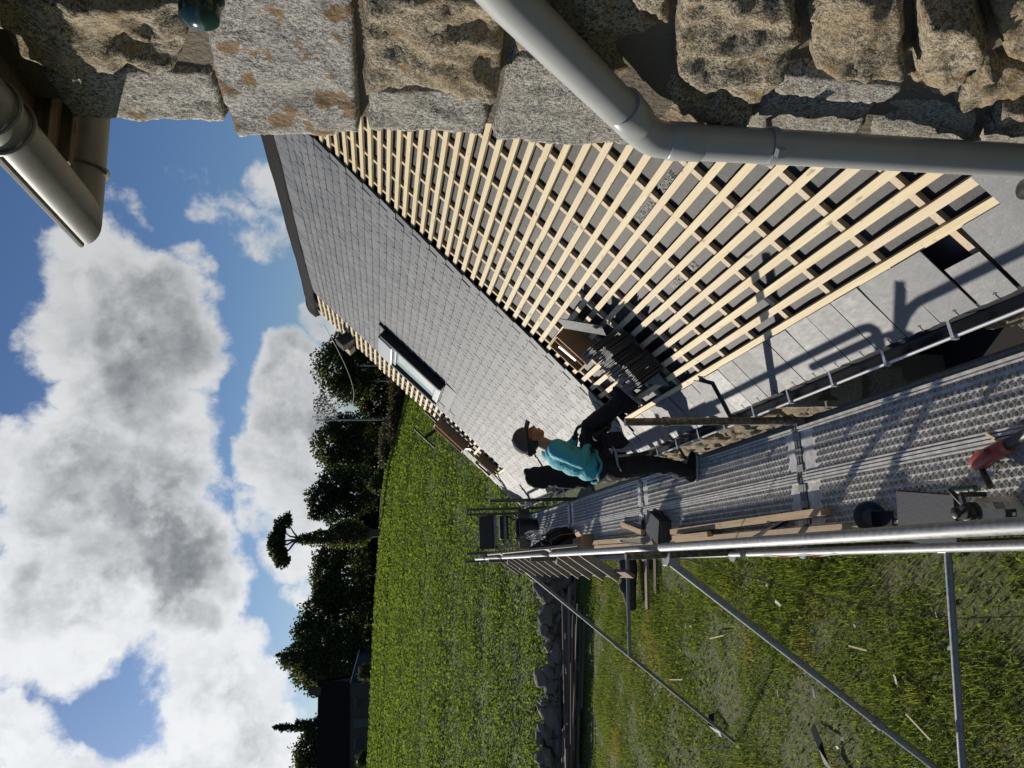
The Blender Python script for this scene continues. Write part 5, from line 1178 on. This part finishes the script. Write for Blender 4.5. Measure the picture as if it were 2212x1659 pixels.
# hair and cap
mb = MB(); mb.ball(HC + Vector((-.035, 0, .0)), (.082, .080, .085), n=18, k=12); mb.ball(HC + Vector((-.115, 0, -.005)), (.035, .04, .035)); mb.ball(HC + Vector((-.112, -.03, -.035)), (.018, .018, .025))
flesh(mb, 'hair', 'hair', vox=.008, sm=2)
cap = MB(); cap.ball(HC + Vector((-.012, 0, .036)), (.112, .092, .102), n=24, k=16)
cap.v = [(x, y, max(z, HC.z + .012 + .10 * (HC.x - x) * .25)) for (x, y, z) in cap.v]
capo = cap.obj('cap', 'cap_cloth', man, True, MI)
br = MB(); rows_ = []
for k in range(5):
    q = k / 4; rows_.append([(HC.x + .075 + .085 * q * (1 - (j / 4.) ** 2 * .35), HC.y + .072 * j / 4 * (1 - .18 * q), HC.z + .032 - .020 * q - .02 * (j / 4) ** 2) for j in range(-4, 5)])
for k in range(4): br.add(rows_[k] + rows_[k + 1], [(j, j + 1, j + 10, j + 9) for j in range(8)])
b = br.obj('brim', 'cap_cloth', capo, True, Matrix.Identity(4)); sm = b.modifiers.new('t', 'SOLIDIFY'); sm.thickness = .006
MB().tube([HC + Vector((.02 * math.cos(t_) - .012 + .093 * math.cos(t_), .094 * math.sin(t_), .022 + .004 * math.cos(t_))) for t_ in np.linspace(0, 6.283, 25)], .0055, 6).obj('cap_band', 'black_cloth', capo, True)
MB().ball(HC + Vector((-.012, 0, .139)), (.009, .009, .006)).obj('button', 'cap_cloth', capo, True)
gl = MB(); 
for s in (-1, 1):
    gl.tube([HC + Vector((.088 + .004 * math.cos(t_), s * .034 + .026 * math.cos(t_), -.010 + .017 * math.sin(t_))) for t_ in np.linspace(0, 6.283, 15)], .0028, 6); gl.bar(HC + Vector((.084, s * .062, -.006)), HC + Vector((-.005, s * .080, -.012)), .004, .008)
gl.bar(HC + Vector((.094, -.01, -.008)), HC + Vector((.094, .01, -.008)), .004, .004); gl.obj('glasses', 'glasses', man, False, MI)
# shirt
mb = MB()
chain(mb, [(.885, 6.18, -1.405), (.845, 6.18, -1.45)], [.075, .11]); mb.ball((.825, 6.18, -1.475), (.125, .175, .115), n=20, k=12, M3=rotm('Y', 20)); mb.ball((.775, 6.18, -1.585), (.128, .160, .125), n=20, k=12, M3=rotm('Y', 20)); mb.ball((.735, 6.18, -1.69), (.128, .155, .105), n=20, k=12)
chain(mb, [shR, elR, wrR], [.068, .054, .040]); chain(mb, [shL, elL, wrL], [.068, .054, .040]); chain(mb, [(.86, 6.06, -1.42), shR], [.085, .07]); chain(mb, [(.87, 6.30, -1.42), shL], [.085, .07])
sh = flesh(mb, 'shirt', 'shirt_cloth', vox=.010, sm=5, disp=(.09, .012))
MB().tube([(.66 + .12 + .132 * math.cos(t_) - .055, 6.18 + .158 * math.sin(t_), -1.755 + .012 * math.sin(5 * t_)) for t_ in np.linspace(0, 6.283, 31)], .012, 8).obj('hem', 'shirt_cloth', sh, True, MI.inverted() @ MI)
# trousers
mb = MB(); mb.ball((.725, 6.19, -1.80), (.125, .165, .10), n=20, k=12); mb.ball((.715, 6.19, -1.88), (.122, .165, .10), n=20, k=12)
chain(mb, [(.70, 6.10, -1.90), (.722, 6.08, -2.06), kneeR, (.70, 6.075, -2.36), (.655, 6.08, -2.53)], [.105, .095, .074, .072, .066])
chain(mb, [(.77, 6.28, -1.84), (.92, 6.30, -1.80), (1.075, 6.27, -1.762), (1.17, 6.15, -1.885), (1.258, 6.03, -1.985)], [.112, .105, .088, .080, .070])
tr = flesh(mb, 'trousers', 'trouser_cloth', vox=.011, sm=4, disp=(.05, .022))
MB().tube([(.725 + .131 * math.cos(t_), 6.19 + .170 * math.sin(t_), -1.795 - .03 * math.cos(t_)) for t_ in np.linspace(0, 6.283, 33)], .016, 8).obj('belt', 'black_cloth', tr, True, Matrix.Identity(4))
po = MB().prism([(.86, 5.985, -1.83), (.98, 5.99, -1.80), (1.0, 6.02, -1.95), (.90, 6.0, -2.02), (.855, 5.99, -1.96)], (0, .09, 0)).obj('tool_pouch', 'black_cloth', tr, False, Matrix.Identity(4), .012)
MB().bar((.79, 5.995, -1.86), (.78, 5.99, -1.97), .03, .07, up=(1, 0, 0)).obj('hammer_loop', 'black_cloth', tr)
# shoes
def shoe(heel, toe, up, nm='shoe'):
    heel, toe, up = Vector(heel), Vector(toe), Vector(up).normalized(); d = (toe - heel).normalized(); s = up.cross(d); Mx = Matrix((d, s, up)).transposed(); L = (toe - heel).length; mb = MB()
    mb.ball(heel + d * .05 + up * .05, (.055, .042, .05), M3=Mx); mb.ball(heel + d * .075 + up * .095, (.05, .042, .055), M3=Mx); mb.ball(heel + d * L * .5 + up * .045, (.085, .045, .042), M3=Mx); mb.ball(toe - d * .065 + up * .038, (.07, .048, .034), M3=Mx)
    o = flesh(mb, nm, 'black_cloth', vox=.008, sm=3)
    so_ = MB(); prof = [(0, .028), (.03, .04), (.1, .036), (.17, .047), (.235, .043), (.265, .02)]; pl = [heel + d * a_ * L / .27 + s * w for a_, w in prof] + [heel + d * a_ * L / .27 - s * w for a_, w in reversed(prof)]
    so_.prism(pl, up * .022); so_.obj('sole', 'sole', o, False, Matrix.Identity(4), .004)
shoe((.575, 6.10, DK + .012), (.825, 6.06, DK + .012), (0, 0, 1))
n_ = Vector((-sn, 0, cs)); b0 = RP(5.97, .375, .012); shoe(b0, b0 + Vector((cs, .12, sn)).normalized() * .27, n_ + Vector((-.05, 0, 0)))
# gloved hands with five fingers
def hand(wr, dirv, palm, thumb, nm='glove'):
    wr, d, pn = Vector(wr), Vector(dirv).normalized(), Vector(palm).normalized(); s = d.cross(pn).normalized(); pn = s.cross(d); mb = MB()
    chain(mb, [wr - d * .03, wr + d * .02], [.036, .032]); mb.ball(wr + d * .055, (.048, .040, .018), M3=Matrix((d, s, pn)).transposed(), n=14)
    for k, (o_, L) in enumerate(((-.030, .060), (-.011, .072), (.010, .068), (.029, .052))):
        k0 = wr + d * .088 + s * o_; k1 = k0 + d * L * .45 + pn * .006; k2 = k1 + d * L * .30 + pn * .018; k3 = k2 + d * L * .15 + pn * .022; chain(mb, [k0 - d * .02, k0, k1, k2, k3], [.0105, .0105, .010, .009, .0075], 8)
    q = wr + d * .035 + s * thumb * .036; chain(mb, [q, q + d * .02 + s * thumb * .022 + pn * .01, q + d * .045 + s * thumb * .028 + pn * .02], [.013, .011, .009], 8)
    return flesh(mb, nm, 'glove', vox=.0055, sm=2)
hand(wrR, (.85, .35, .35), (.2, .5, -.8), 1); hand(wrL, (.8, -.4, -.1), (.2, -.3, -.8), -1); hand((.985, 6.13, -1.80), (.55, -.05, -.8), (.7, .3, .2), -1, 'spare_glove')
# slater's hammer in its loop
hm = thing('slater_hammer', 'steel slater hammer hanging from the roofer belt', 'hammer', (.78, 5.965, -1.88))
pts = [(-.12, 0, -.035), (-.07, 0, -.008), (0, 0, 0), (.045, 0, .004), (.085, 0, .03)]; mb = MB(); mb.tube(pts, [.003, .010, .014, .012, .004], 8); mb.obj('head', 'grey_metal', hm, True)
MB().bar((0, 0, .01), (.012, 0, -.12), .020, .010, up=(0, 1, 0)).obj('shaft', 'grey_metal', hm, bevel=.003)
MB().tube([(.012, 0, -.12), (.018, 0, -.20), (.028, 0, -.27)], [.013, .014, .016], 10).obj('grip', 'rubber', hm, True)
print('objects', len(bpy.data.objects), 'tris', sum(len(o.data.polygons) for o in bpy.data.objects if o.type == 'MESH'))
